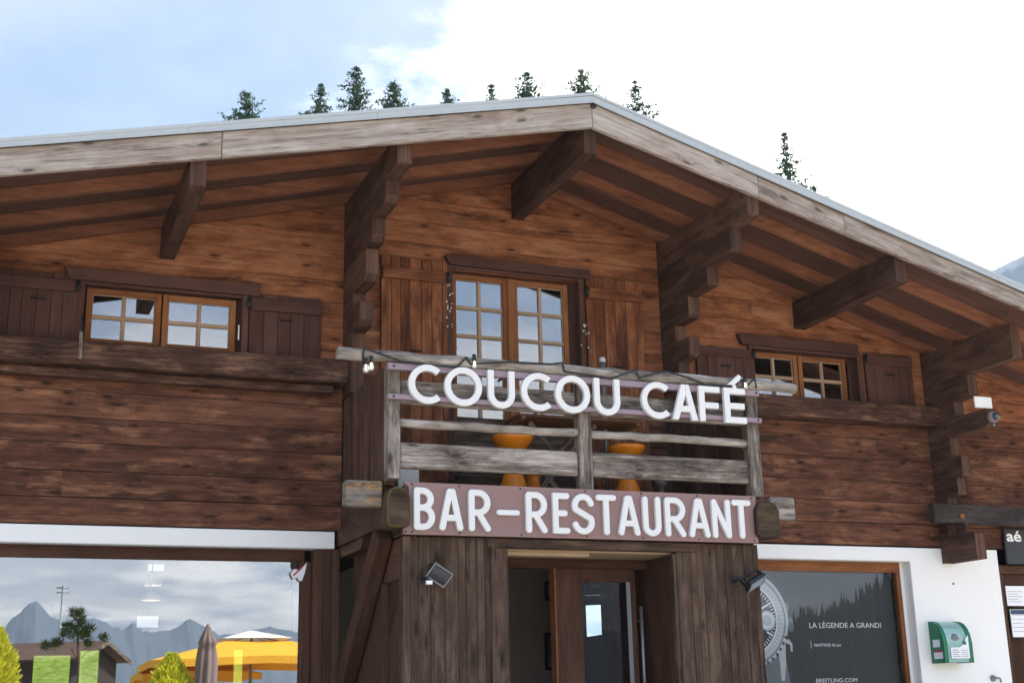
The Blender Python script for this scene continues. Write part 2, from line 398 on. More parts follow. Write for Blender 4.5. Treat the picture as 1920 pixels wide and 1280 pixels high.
        if bevel or any(s.smooth):
            bm = bmesh.new(); bm.from_mesh(me); bmesh.ops.remove_doubles(bm, verts=bm.verts, dist=1e-5); bm.to_mesh(me); bm.free()
        me.update()
        ob = bpy.data.objects.new(name, me); col.objects.link(ob)
        if parent is not None: ob.parent = parent
        else: ob.location = off
        if bevel:
            b = ob.modifiers.new('bevel', 'BEVEL'); b.width = bevel; b.segments = seg; b.limit_method = 'ANGLE'; b.angle_limit = math.radians(40)
        return ob

def tag(o, label, cat, group=None, kind=None):
    if label: o['label'] = label
    if cat: o['category'] = cat
    if group: o['group'] = group
    if kind: o['kind'] = kind
    return o
def empty(name, loc, label, cat, group=None):
    o = bpy.data.objects.new(name, None); col.objects.link(o); o.location = loc; o.empty_display_size = .2
    return tag(o, label, cat, group)
def clip(poly, a, b, c):                     # keep a*x + b*z <= c
    out_ = []
    for i in range(len(poly)):
        p, q = poly[i], poly[(i+1) % len(poly)]
        dp, dq = a*p[0]+b*p[1]-c, a*q[0]+b*q[1]-c
        if dp <= 0: out_.append(p)
        if (dp < 0 < dq) or (dq < 0 < dp):
            t = dp/(dp-dq); out_.append((p[0]+(q[0]-p[0])*t, p[1]+(q[1]-p[1])*t))
    return out_

def text_mesh(name, body, x, z, h, Y, mat, parent, bold=.0, depth=.002, width=None, shear=0.0):
    """flat lettering on a plane facing -Y; (x,z) lower left corner, h = capital height"""
    cu = bpy.data.curves.new(name, 'FONT'); cu.body = body; cu.size = h/.70; cu.offset = bold; cu.extrude = depth/2; cu.resolution_u = 3
    ob = bpy.data.objects.new(name, cu); col.objects.link(ob)
    bpy.context.view_layer.update()
    me = bpy.data.meshes.new_from_object(ob.evaluated_get(bpy.context.evaluated_depsgraph_get()))
    bpy.data.objects.remove(ob); bpy.data.curves.remove(cu)
    off = Vector((0, 0, 0)); q = parent
    while q is not None: off += q.location; q = q.parent
    xs = [v.co.x for v in me.vertices]; x0, x1 = min(xs), max(xs)
    k = 1.0 if width is None else width/(x1-x0)
    for v in me.vertices:
        c = v.co.copy()
        v.co = Vector((x+(c.x-x0)*k, Y-c.z-depth/2, z+c.y)) - off
    me.name = name; me.materials.clear(); me.materials.append(MAT[mat])
    o = bpy.data.objects.new(name, me); col.objects.link(o); o.parent = parent
    return o

# ------------------------------------------------------------------ the chalet
RX = 4.99
SL, SR = .257, .288
def roofline(x): return 6.54 - (SL if x < RX else SR)*abs(x-RX)
def fasc(x): return -(.233 if x < RX else .281)*abs(x-RX)
def fasb(x): return -(.2295 if x < RX else .268)*abs(x-RX)
XL, XR = -3.2, 13.0
chalet = empty('chalet', (5, 12, 0), 'large brown timber chalet with wide eaves, white ground floor and a balcony', 'chalet')

# timber walls
OPEN = [(.66, 2.16, 4.44, 4.99), (4.24, 5.70, 2.9, 5.49), (7.77, 9.24, 4.40, 4.95)]
def timber_wall(x0, x1, z0, z1, mat, y=12.0, thick=.09):
    mb = MB(); z = z0; k = 0
    while z < z1-1e-3:
        h = .24 + .012*math.sin(k*2.3+x0)
        zt = min(z+h, z1)
        cuts = [(x0, x1)]
        for a, b, c, d in OPEN:
            if c < zt-.001 and d > z+.001:
                nc = []
                for p, q in cuts:
                    if b <= p or a >= q: nc.append((p, q)); continue
                    if a > p: nc.append((p, a))
                    if b < q: nc.append((b, q))
                cuts = nc
        fin = []
        for p, q in cuts:
            if q-p > 1.4 and random.random() < .18:
                j = p + (q-p)*random.uniform(.3, .8); fin += [(p, j), (j, q)]
            else: fin.append((p, q))
        for p, q in fin:
            yo = random.uniform(-.0025, .0025)
            for (a, b) in ([(p, q)] if not (p < RX < q) else [(p, RX), (RX, q)]):
                g_ = .0034 if z < 3.2 else .0019
                pl = [(a, z+g_), (b, z+g_), (b, zt-g_), (a, zt-g_)]
                if b <= RX: pl = clip(pl, -SL, 1, 6.60-SL*RX)
                else: pl = clip(pl, SR, 1, 6.60+SR*RX)
                if len(pl) >= 3: mb.prism_y(pl, y+yo, y+thick, random.random() if a == p else mb.r[-1])
        z = zt; k += 1
    return mb.build('timber_wall', mat, chalet, bevel=.0025)
for x0, x1 in ((XL+.5, 3.12), (3.25, 6.65), (6.785, 10.1), (10.23, 12.6)):
    timber_wall(x0, x1, 2.79, 4.30, 'wall_low'); timber_wall(x0, x1, 4.30, 6.6, 'wall_up')
# dark core behind the boards, upper floor slab, side and back walls, interior room
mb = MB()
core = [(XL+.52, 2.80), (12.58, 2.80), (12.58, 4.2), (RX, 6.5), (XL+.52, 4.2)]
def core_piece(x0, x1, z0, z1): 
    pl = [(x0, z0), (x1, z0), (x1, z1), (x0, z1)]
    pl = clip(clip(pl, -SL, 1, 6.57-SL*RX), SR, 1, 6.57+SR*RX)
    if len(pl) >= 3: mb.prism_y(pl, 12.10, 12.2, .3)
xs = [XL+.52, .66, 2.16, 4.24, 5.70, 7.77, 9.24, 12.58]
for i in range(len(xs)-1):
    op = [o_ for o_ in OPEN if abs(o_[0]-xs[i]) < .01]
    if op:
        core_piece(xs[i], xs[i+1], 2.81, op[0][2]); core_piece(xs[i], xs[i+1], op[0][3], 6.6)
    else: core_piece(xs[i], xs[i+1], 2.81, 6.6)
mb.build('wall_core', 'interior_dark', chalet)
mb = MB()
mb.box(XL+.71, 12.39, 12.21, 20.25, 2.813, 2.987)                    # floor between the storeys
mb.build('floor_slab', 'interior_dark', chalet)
for a_, b_, c_, d_ in OPEN:
    mb = MB(); mb.box(a_-.02, a_+.095, 12.075, 12.099, c_-.05, d_); mb.box(b_-.135, b_+.02, 12.075, 12.099, c_-.05, d_); mb.box(a_+.095, b_-.135, 12.075, 12.099, d_-.04, d_+.02)
    mb.build('window_lining', 'shutter', chalet)
mb = MB(); mb.prism_y(clip(clip([(XL+.7, 4.0), (12.4, 4.0), (12.4, 6.7), (XL+.7, 6.7)], -SL, 1, 6.5-SL*RX), SR, 1, 6.5+SR*RX), 20.21, 20.3); mb.build('back_gable', 'interior_dark', chalet)
mb = MB()
mb.box(XL+.5, XL+.7, 12.22, 20.3, 0, 4.55); mb.build('side_wall', 'wall_low', chalet)
mb = MB(); mb.box(12.4, 12.6, 12.22, 20.3, 0, 4.33); mb.build('side_wall', 'wall_low', chalet)
# back wall with its windows
bw = [(.80, 1.30, 2.0), (1.42, 1.69, 2.065), (3.60, 3.76, 2.06), (4.45, 4.61, 2.055)]
mb = MB(); px_ = XL+.7
for a, b, zt in bw:
    mb.box(px_, a, 20.0, 20.2, 0, 2.81); mb.box(a, b, 20.0, 20.2, zt, 2.81); mb.box(a, b, 20.0, 20.2, 0, .5); px_ = b
mb.box(px_, 12.4, 20.0, 20.2, 0, 2.81); mb.box(XL+.7, 12.4, 20.0, 20.2, 2.99, 4.4)
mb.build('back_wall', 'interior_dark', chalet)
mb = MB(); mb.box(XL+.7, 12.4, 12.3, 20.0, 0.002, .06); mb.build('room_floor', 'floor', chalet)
mb = MB(); mb.box(7.0, 7.15, 12.35, 20.0, .06, 2.81); mb.box(4.15, 4.25, 13.4, 20, .06, 2.81); mb.build('partition', 'interior', chalet)
mb = MB(); mb.box(4.25, 7.0, 14.6, 14.7, .06, 2.81); mb.build('hall_wall', 'interior', chalet)
mb = MB(); mb.box(4.62, 4.74, 13.2, 13.4, .06, 2.81); mb.build('hall_post', 'interior_dark', chalet)
mb = MB(); mb.box(5.9, 7.0, 13.02, 13.06, .06, 2.81); mb.build('hall_panel', 'interior_dark', chalet)
mb = MB(); mb.box(6.40, 6.44, 13.0, 13.019, .06, 2.6); mb.build('panel_trim', 'interior', chalet)

# roof deck, soffit, rafters, purlins, fascia, flashing
def slope_slab(mbx, x0, x1, f, t, y0, y1):
    mbx.obox((x0, y0, f(x0)), (x1-x0, 0, f(x1)-f(x0)), (0, y1-y0, 0), (0, 0, t))
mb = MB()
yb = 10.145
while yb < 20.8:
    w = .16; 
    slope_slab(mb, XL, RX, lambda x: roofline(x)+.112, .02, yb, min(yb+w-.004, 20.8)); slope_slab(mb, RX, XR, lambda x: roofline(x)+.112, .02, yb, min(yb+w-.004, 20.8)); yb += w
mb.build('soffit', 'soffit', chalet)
mb = MB()
for x0, x1 in ((XL, RX), (RX, XR)): slope_slab(mb, x0, x1, lambda x: max(6.632+fasc(x), roofline(x)+.135), .03, 10.06, 20.9)
roof = mb.build('roof', 'zinc', chalet)
for yr in (10.76, 11.375, 11.93, 13.5, 15.5, 17.5, 19.5):
    for x0, x1 in ((XL, RX), (RX, XR)):
        mb = MB(); slope_slab(mb, x0, x1, roofline, .11, yr, yr+.09); mb.build('rafter', 'rafter', chalet, bevel=.004)
def purlin(x0, x1, zb, yf, chamfer=False):
    mb = MB(); zt = max(roofline(x0), roofline(x1)) - (.0 if not (x0 < RX < x1) else 0)
    zt = min(roofline(x0), roofline(x1)) - .004
    if chamfer: prof = [(yf, zt), (yf, zb+.0), (yf+.05, zb-.02), (yf+.16, zb-.028), (20.7, zb-.028), (20.7, zt)]
    else: prof = [(yf, zt), (yf, zb), (20.7, zb), (20.7, zt)]
    mb.prism_x(prof, x0, x1); return mb.build('purlin', 'beam_dark', chalet, bevel=.006)
purlin(4.932, 5.055, 6.13, 10.17); purlin(8.37, 8.50, 5.215, 10.17); purlin(1.34, 1.47, 5.33, 10.15, True)
mb = MB()
joints_l = [XL, -1.4, 1.58, RX]; joints_r = [RX, 6.76, 7.74, 10.6, XR]
for js in (joints_l, joints_r):
    for a, b in zip(js[:-1], js[1:]):
        a2, b2 = a+.002, b-.002
        mb = MB(); rr = random.random(); yy = 10.085+random.uniform(0, .006); sl_ = -.233 if a < RX else .281
        mb.prism_y([(a2, 6.362+fasb(a2)), (b2, 6.362+fasb(b2)), (b2, 6.604+fasc(b2)), (a2, 6.604+fasc(a2))], yy, 10.14, rr)
        mb.uv = [[(u, v+sl_*u) for u, v in fc] for fc in mb.uv]      # grain follows the slope
        mb.build('fascia', 'fascia', chalet, bevel=.005)
mb = MB()
fl_l = [XL, -.4, 1.3, 2.9, 4.0, RX]; fl_r = [RX, 6.3, 8.2, 9.6, 11, XR]
for js in (fl_l, fl_r):
    for i, (a, b) in enumerate(zip(js[:-1], js[1:])):
        e = .0015*(i % 2)
        mb.obox((a+.001, 10.066-e, 6.606+fasc(a+.001)), (b-a-.002, 0, fasc(b-.001)-fasc(a+.001)), (0, .018, 0), (0, 0, .064+e))
        mb.obox((a+.001, 10.056-e, 6.600+fasc(a+.001)), (b-a-.002, 0, fasc(b-.001)-fasc(a+.001)), (0, .010, 0), (0, 0, .010))
        nb = int((b-a)/.4)
        for k in range(nb):
            x = a+(k+.5)*(b-a)/nb; mb.obox((x, 10.061-e, 6.632+fasc(x)), (.008, 0, 0), (0, .005, 0), (0, 0, .008))
mb.build('roof_flashing', 'zinc', chalet)
mb = MB(); mb.lathe([(.028, 0), (.028, .012), (0, .012)], (5.0, 10.083, 6.575), 14, Vector((0, -1, 0))); mb.build('bolt', 'black_metal', chalet)

# stepped log corbels carrying the outer purlins
def corbels(x0, x1, logs):
    for zb, zt, yf, ch in logs:
        mb = MB(); x0r, x1r = x0+random.uniform(-.004, .004), x1+random.uniform(-.004, .004)
        zt2 = min(roofline(x0), roofline(x1))-.004 if zt is None else zt-.003
        prof = [(yf, zt2), (yf, zb+ch), (yf+ch*1.1, zb), (12.15, zb), (12.15, zt2)]
        mb.prism_x(prof, x0r, x1r); mb.build('corbel_log', 'beam_dark', chalet, bevel=.006)
corbels(3.12, 3.25, [(5.785, None, 10.19, .015), (5.575, 5.785, 10.56, .05), (5.35, 5.575, 11.0, .055), (5.04, 5.35, 11.22, .06), (4.89, 5.04, 11.67, .05), (4.65, 4.89, 11.42, .05), (4.43, 4.65, 11.67, .02), (4.06, 4.43, 11.70, .0), (2.80, 3.04, 10.62, 0), (2.55, 2.80, 11.1, .2)])
corbels(6.655, 6.785, [(5.715, None, 10.15, .015), (5.46, 5.715, 10.49, .03), (5.265, 5.46, 10.98, .02), (5.035, 5.265, 11.39, .03), (4.83, 5.035, 11.71, .03), (4.625, 4.83, 11.43, .03), (4.38, 4.625, 11.67, 0), (4.06, 4.38, 11.70, 0), (2.80, 3.04, 10.62, 0), (2.55, 2.80, 11.1, .2)])
corbels(10.1, 10.23, [(4.645, None, 10.53, .02), (4.39, 4.645, 11.26, .02), (4.19, 4.39, 11.52, .02), (3.995, 4.19, 11.03, .03), (3.755, 3.995, 11.66, 0), (3.53, 3.755, 11.51, .02), (3.335, 3.53, 11.61, .02), (3.05, 3.335, 11.80, 0), (2.885, 3.05, 11.85, 0), (2.605, 2.885, 11.43, 0)])
corbels(-.25, -.12, [(4.94, None, 10.20, .015), (4.73, 4.94, 10.7, .05), (4.5, 4.73, 11.2, .05), (4.2, 4.5, 11.5, 0)])

# ledge beams under the upper windows
mb = MB(); mb.box(-2.7, 3.12, 11.74, 11.985, 4.16, 4.385, .35); mb.box(-2.7, 3.0, 11.86, 11.985, 4.08, 4.157, .6); mb.build('ledge_beam', 'sill', chalet, bevel=.012)
mb = MB(); mb.box(6.79, 10.42, 11.76, 11.985, 4.14, 4.365, .3); mb.build('ledge_beam', 'sill', chalet, bevel=.012)
mb = MB(); mb.box(9.81, 12.6, 11.70, 11.795, 3.02, 3.235, .4); lb = mb.build('ledge_beam', 'black_beam', chalet, bevel=.006)
mb = MB(); mb.box(10.15, 10.205, 11.672, 11.698, 3.075, 3.125); mb.build('wooden_peg', 'frame', lb, bevel=.004)
mb = MB(); mb.box(10.155, 10.20, 11.62, 11.78, 2.89, 3.015); mb.build('corbel_log', 'beam_dark', chalet)

# upper windows
def casements(parent_mb_name, leaves, z0, z1, rows, yf, cols=2, stile=.055):
    """leaves: list of glass (x0,x1); window frame mesh with glazing bars and pane as children"""
    fr = MB(); bars = MB(); pns = []
    for x0, x1 in leaves:
        pn = MB(); pns.append(pn)
        fr.box(x0-stile, x0, yf, yf+.05, z0-stile, z1+stile); fr.box(x1, x1+stile, yf, yf+.05, z0-stile, z1+stile)
        fr.box(x0, x1, yf+.001, yf+.05, z1, z1+stile); fr.box(x0, x1, yf+.001, yf+.05, z0-stile, z0)
        for c in range(1, cols):
            x = x0+(x1-x0)*c/cols; bars.box(x-.012, x+.012, yf+.012, yf+.042, z0, z1)
        for r_ in range(1, rows):
            z = z0+(z1-z0)*r_/rows
            for c in range(cols):
                a, b = x0+(x1-x0)*c/cols+(.012 if c else 0), x0+(x1-x0)*(c+1)/cols-(.012 if c < cols-1 else 0)
                bars.box(a, b, yf+.013, yf+.042, z-.012, z+.012)
        for c in range(cols):                                   # pale putty line round each light
            for r_ in range(rows):
                a, b = x0+(x1-x0)*c/cols+.012*(c > 0), x0+(x1-x0)*(c+1)/cols-.012*(c < cols-1)
                q, t = z0+(z1-z0)*r_/rows+.012*(r_ > 0), z0+(z1-z0)*(r_+1)/rows-.012*(r_ < rows-1)
                e = .007
                bars.box(a, a+e, yf+.02, yf+.035, q, t); bars.box(b-e, b, yf+.02, yf+.035, q, t)
                bars.box(a+e, b-e, yf+.02, yf+.035, t-e, t); bars.box(a+e, b-e, yf+.02, yf+.035, q, q+e)
                tl = random.uniform(-.0012, .0012)
                pn.poly([(a, yf+.034+tl, q), (b, yf+.034, q), (b, yf+.034-tl, t), (a, yf+.034, t)])
    w = fr.build('window', 'frame', chalet, bevel=.004)
    bars.build('glazing_bar', 'frame_light', w); [q.build('pane', 'glass_up', w) for q in pns]
    return w
def window_trim(x0, x1, z0, z1, lx0, lx1, lh, y=11.96):
    mb = MB(); mb.prism_y([(lx0+.05, z1+.03), (lx1, z1+.03), (lx1, z1+.03+lh), (lx0, z1+.03+lh)], y-.03, 11.995); mb.build('lintel', 'shutter', chalet, bevel=.004)
    mb = MB(); mb.box(x0-.06, x0, y-.01, 11.995, z0, z1+.028); mb.box(x1, x1+.06, y-.01, 11.995, z0, z1+.028); mb.box(x0, x1, y, 11.995, z1, z1+.026); mb.build('window_casing', 'shutter', chalet, bevel=.003)
w1 = casements('window', [(.765, 1.325), (1.448, 2.018)], 4.485, 4.91, 2, 12.02)
window_trim(.69, 2.12, 4.40, 4.975, .50, 2.28, .115)
w2 = casements('window', [(4.305, 4.82), (4.985, 5.505)], 3.92, 5.41, 5, 12.02)
window_trim(4.245, 5.665, 3.0, 5.50, 4.16, 5.80, .10)
w3 = casements('window', [(7.82, 8.33), (8.455, 8.985)], 4.20, 4.86, 3, 12.02)
window_trim(7.775, 9.16, 4.37, 4.935, 7.58, 9.18, .115)
# lower timber panels of the french door
mb = MB()
for x0, x1 in ((4.25, 4.875), (4.93, 5.56)):
    z = 3.0
    while z < 3.85: mb.box(x0, x1, 12.02+random.uniform(0, .006), 12.06, z, z+.118); z += .121
mb.build('door_panel', 'entry', w2, bevel=.005)
mb = MB(); mb.box(4.868, 4.937, 11.995, 12.06, 3.0, 5.46); mb.build('astragal', 'frame', w2, bevel=.004)
mb = MB(); mb.tube([(4.90, 11.99, 4.42), (4.90, 11.955, 4.42), (4.83, 11.955, 4.415), (4.80, 11.955, 4.39)], .012, 8); mb.build('handle', 'black_metal', w2)
mb = MB(); mb.box(2.088, 2.098, 11.945, 11.958, 4.56, 4.70); mb.build('handle', 'white_plastic', w1)

def shutter(x0, x1, z0, z1, mat, hinge_x, battens, slot=True):
    mb = MB(); x = x0
    while x < x1-.02:
        w = min(random.uniform(.095, .14), x1-x)
        if x1-x-w < .04: w = x1-x
        mb.box(x+.002, x+w-.002, 11.955+random.uniform(-.002, .002), 11.99, z0, z1); x += w
    s_ = mb.build('shutter', mat, chalet, bevel=.003)
    for zb, zt in battens:
        mb = MB(); mb.box(x0+.01, x1-.01, 11.925, 11.9515, zb, zt); mb.build('batten', mat, s_, bevel=.004)
    for zb, zt in battens:
        mb = MB(); zc = (zb+zt)/2; mb.box(hinge_x-.02, hinge_x+.02, 11.90, 11.924, zc-.04, zc+.04); mb.tube([(hinge_x, 11.905, zc-.05), (hinge_x, 11.905, zc+.05)], .016, 8)
        mb.build('hinge', 'black_metal', s_)
    if slot:
        zc = z0+(z1-z0)*.62; xc = (x0+x1)/2
        mb = MB(); mb.box(xc-.06, xc+.06, 11.944, 11.951, zc-.008, zc+.008); mb.tube([(xc-.06, 11.935, zc), (xc+.06, 11.935, zc)], .007, 6); mb.build('pull', 'black_metal', s_)
    return s_
shutter(-.06, .635, 4.385, 5.05, 'shutter', .625, [(4.88, 4.99)]); shutter(2.19, 2.89, 4.385, 5.03, 'shutter', 2.18, [(4.86, 4.98)])
for a, b, hx in ((3.49, 4.19, 4.185), (5.745, 6.42, 5.745)): shutter(a, b, 3.0, 5.56, 'shutter_orange', hx, [(5.32, 5.44), (3.2, 3.32)])
shutter(7.05, 7.755, 4.37, 4.90, 'shutter', 7.75, [(4.80, 4.90)]); shutter(9.27, 9.93, 4.37, 4.985, 'shutter', 9.26, [(4.86, 4.97)])
mb = MB()
random.seed(3)
for k in range(26):
    x, z = (random.gauss(4.205, .018), random.triangular(4.75, 5.33, 5.1)) if k < 16 else (random.gauss(5.70, .022), random.triangular(4.7, 5.1, 4.95))
    s_ = random.uniform(.004, .010); mb.box(x-s_*.6, x+s_*.6, 11.922, 11.936, z-s_, z+s_)
mb.build('paint_fleck', 'white_letter', chalet)
random.seed(11)

# ground floor: white render, shop windows, posts
mb = MB()
mb.box(XL+.5, 3.055, 11.97, 12.16, 2.62, 2.778)
mb.build('rendered_wall', 'white_wall', chalet, bevel=.006)
mb = MB(); mb.prism_y([(6.70, 2.62), (9.65, 2.62), (9.65, 0), (10.90, 0), (10.90, 2.774), (6.70, 2.774)], 12.0, 12.16); mb.build('rendered_wall', 'white_wall', chalet, bevel=.006)
mb = MB(); mb.box(12.2, 12.6, 12.0, 12.16, 0, 2.774); mb.build('rendered_wall', 'white_wall', chalet, bevel=.006)
mb = MB()
mb.box(XL+.5, 2.80, 12.09, 12.2, 2.508, 2.618); mb.box(2.765, 2.865, 12.085, 12.2, 0, 2.507); mb.box(XL+.5, 2.76, 12.09, 12.2, .0, .45)
sw = mb.build('shop_window', 'brown_frame', chalet, bevel=.004)
mb = MB(); mb.poly([(XL+.5, GY, .45), (2.77, GY, .45), (2.77, GY, 2.51), (XL+.5, GY, 2.51)]); mb.build('pane', 'glass_shop', sw)
mb = MB(); mb.box(2.60, 2.764, 12.135, 12.19, 2.34, 2.505); mb.box(2.71, 2.764, 12.135, 12.19, .46, 2.338); mb.build('inner_frame', 'interior_dark', sw)
mb = MB()
for a, b in ((2.87, 2.955), (2.957, 3.035), (3.037, 3.11)): mb.box(a, b, 11.99+random.uniform(0, .006), 12.2, 0, 2.616)
mb.build('post', 'brown_frame', chalet, bevel=.004)
mb = MB(); mb.box(6.70, 9.60, 12.13, 12.2, 2.508, 2.618); mb.box(9.542, 9.60, 12.128, 12.2, 0, 2.507); mb.box(6.70, 9.54, 12.13, 12.2, 0, .5)
pw = mb.build('shop_window', 'frame', chalet, bevel=.004)
mb = MB(); mb.poly([(6.70, 12.15, .5), (9.55, 12.15, .5), (9.55, 12.15, 2.51), (6.70, 12.15, 2.51)]); mb.build('pane', 'glass_poster', pw)
mb = MB(); mb.box(9.602, 9.648, 12.13, 12.2, 0, 2.62); mb.build('reveal', 'white_wall', chalet)
# right hand door
mb = MB(); mb.box(10.902, 10.96, 12.02, 12.16, 0, 2.50); mb.box(10.902, 12.2, 12.015, 12.16, 2.505, 2.60); mb.box(10.965, 12.2, 12.06, 12.12, 2.38, 2.50); mb.box(11.0, 11.9, 12.08, 12.11, 0, .8)
dr = mb.build('door', 'brown_frame', chalet, bevel=.004)
mb = MB(); mb.poly([(10.96, 12.10, .8), (12.2, 12.10, .8), (12.2, 12.10, 2.38), (10.96, 12.10, 2.38)]); mb.build('pane', 'glass_door', dr)
mb = MB(); mb.box(10.96, 12.2, 12.125, 12.14, 0.5, 2.379); mb.build('door_panel', 'brown_frame', dr)

# porch: boarded box with the entrance
def vboards(mbx, x0, x1, y0, y1, z0, z1):
    x = x0
    while x < x1-.01:
        w = min(random.choice((.07, .10, .115, .13)), x1-x)
        if x1-x-w < .05: w = x1-x
        mbx.box(x+.0015, x+w-.0015, y0+random.uniform(-.003, .003), y1, z0, z1, None, 2); x += w
mb = MB(); vboards(mb, 3.245, 4.045, 10.45, 10.5, 0, 2.56); porch = mb.build('porch', 'entry', chalet, bevel=.004)
mb = MB(); vboards(mb, 5.955, 6.685, 10.45, 10.5, 0, 2.56); mb.build('cladding', 'entry', porch, bevel=.004)
mb = MB()
mb.box(4.05, 4.165, 10.43, 10.52, 0, 2.475, None, 2); mb.box(5.81, 5.945, 10.43, 10.52, 0, 2.475, None, 2); mb.box(4.0, 6.05, 10.432, 10.52, 2.478, 2.558)
mb.box(4.02, 4.05, 10.42, 10.45, 0, 2.50, None, 2); mb.box(4.165, 4.18, 10.44, 10.5, 0, 2.46, None, 2); mb.box(5.78, 5.81, 10.44, 10.5, 0, 2.46, None, 2)
mb.build('door_frame', 'entry', porch, bevel=.004)
mb = MB(); mb.box(4.05, 5.95, 10.53, 11.12, 2.462, 2.50); mb.box(4.17, 5.0, 10.55, 10.575, 2.43, 2.461); mb.box(4.17, 5.0, 10.64, 10.67, 2.435, 2.461); mb.build('porch_ceiling', 'pale_soffit', porch)
mb = MB()
mb.box(5.815, 5.86, 10.53, 11.95, 0, 2.46); mb.build('lobby_wall', 'brown_frame', porch); mb = MB(); mb.box(4.10, 4.15, 10.53, 11.95, 0, 2.46); mb.build('lobby_wall', 'brown_frame', porch)
mb = MB(); mb.box(6.60, 6.685, 10.51, 11.99, 0, 2.55); mb.build('side_wall', 'brown_frame', porch); mb = MB()
mb.box(3.245, 3.30, 11.25, 11.99, 0, 2.55); mb.box(3.245, 3.30, 10.51, 11.25, 2.22, 2.55); mb.box(3.24, 3.30, 11.05, 11.249, 0, 2.219); mb.box(3.245, 3.30, 10.51, 10.57, 0, 2.219)
mb.box(3.245, 3.30, 10.57, 11.05, 0, .7)
mb.build('side_wall', 'brown_frame', porch)
mb = MB(); mb.poly([(3.27, 10.57, .7), (3.27, 11.05, .7), (3.27, 11.05, 2.22), (3.27, 10.57, 2.22)]); mb.build('side_pane', 'glass_shop', porch)
mb = MB(); mb.box(3.245, 6.685, 10.52, 12.0, 2.57, 2.79); mb.build('porch_roof', 'beam_dark', porch)
# inner door
mb = MB()
mb.box(4.16, 5.81, 11.0, 11.06, 2.37, 2.461); mb.box(4.16, 4.34, 11.0, 11.06, 0, 2.369)
mb.build('inner_frame', 'brown_frame', porch, bevel=.003)
mb = MB(); mb.box(4.84, 4.868, 10.94, 11.06, 0.08, 2.368); mb.box(4.87, 5.11, 10.96, 11.03, .08, 2.368); mb.build('door_stile', 'brown_frame', porch, bevel=.003)
mb = MB(); mb.box(4.825, 4.838, 10.935, 11.05, .08, 2.368); mb.build('door_edge', 'frame', porch)
mb = MB(); mb.box(5.112, 5.60, 10.97, 11.02, 2.25, 2.368); mb.box(5.60, 5.66, 10.965, 11.02, .08, 2.368); mb.box(5.112, 5.60, 10.97, 11.02, .08, .4)
lf = mb.build('door_leaf', 'brown_frame', porch, bevel=.003)
mb = MB(); mb.poly([(5.112, 10.995, .4), (5.60, 10.995, .4), (5.60, 10.995, 2.25), (5.112, 10.995, 2.25)]); mb.build('pane', 'glass_door', lf)
mb = MB(); mb.tube([(5.69, 10.93, 1.0), (5.69, 10.93, 2.03)], .016, 10); mb.tube([(5.69, 10.93, 1.15), (5.69, 11.0, 1.15)], .01, 8); mb.tube([(5.69, 10.93, 1.9), (5.69, 11.0, 1.9)], .01, 8); mb.build('handle', 'grey_metal', lf)
mb = MB(); mb.box(5.56, 5.60, 10.955, 10.969, .08, 2.25); mb.build('metal_edge', 'grey_metal', lf)
# diagonal struts carrying the balcony
for sx in (3.10, 6.70):
    mb = MB(); a = Vector((sx, 10.75, 2.62)); b = Vector((sx, 12.02, 1.35))
    d = (b-a).normalized(); n = Vector((0, d.z, -d.y)); mb.obox(a - n*.09, b-a, Vector((.13, 0, 0)), n*.18); mb.build('strut', 'brown_frame', chalet, bevel=.006)

# balcony
mb = MB(); mb.box(3.30, 6.62, 10.56, 11.99, 2.93, 2.985)
bal = mb.build('balcony', 'entry', chalet)
def lumpy(x0, x1, y, z, r0, n=14, sag=.0, tilt=0.0):
    pts = []; rr = []
    for i in range(n+1):
        t = i/n; pts.append((x0+(x1-x0)*t, y+random.uniform(-.008, .008), z+tilt*(t-.5)+random.uniform(-.007, .007)-sag*math.sin(math.pi*t))); rr.append(r0*random.uniform(.90, 1.08))
    return pts, rr
mb = MB(); p, r_ = lumpy(2.652, 7.20, 10.40, 4.078, .052, 30); mb.tube(p, r_, 14); mb.build('top_rail', 'grey_round', bal)
for x0, x1, zb in ((3.108, 3.222, 3.03), (4.892, 5.018, 3.0), (6.66, 6.788, 3.0)):
    mb = MB(); mb.box(x0, x1, 10.43, 10.55, zb, 4.03); mb.build('post', 'grey_wood', bal, bevel=.010)
for x0, x1 in ((3.222, 4.892), (5.018, 6.66)):
    mb = MB(); mb.box(x0, x1, 10.46, 10.52, 3.13, 3.355, None); mb.build('plank', 'grey_wood', bal, bevel=.02, seg=2)
    mb = MB(); mb.box(x0, x1, 10.47, 10.525, 3.69, 3.905, None); mb.build('plank', 'grey_wood', bal, bevel=.02, seg=2)
    mb = MB(); p, r_ = lumpy(x0-.01, x1+.01, 10.49, 3.525, .038, 12); mb.tube(p, r_, 12); mb.build('middle_rail', 'grey_round', bal)
mb = MB(); mb.box(2.752, 3.07, 10.45, 10.57, 2.795, 3.012); mb.box(3.27, 6.62, 10.452, 10.57, 2.80, 3.0); mb.build('floor_beam', 'lichen_wood', bal, bevel=.012)
mb = MB(); mb.box(6.86, 7.135, 10.45, 10.57, 2.80, 3.015); mb.build('floor_beam', 'grey_wood', bal, bevel=.012)
for x0, x1 in ((3.072, 3.268), (6.61, 6.855)):
    mb = MB(); cx = (x0+x1)/2; w = (x1-x0)/2
    prof = [(cx-w, 2.64), (cx-w*.7, 2.612), (cx+w*.7, 2.612), (cx+w, 2.64), (cx+w, 2.86), (cx+w*.72, 2.925), (cx+w*.2, 2.945), (cx-w*.3, 2.945), (cx-w*.75, 2.925), (cx-w, 2.86)]
    mb.prism_y(prof, 10.30, 10.56); le = mb.build('log_end', 'mossy_wood', bal, bevel=.012)
    mb = MB(); mb.box(x0+.01, x1-.01, 10.561, 12.0, 2.64, 2.79); mb.build('floor_joist', 'beam_dark', bal)
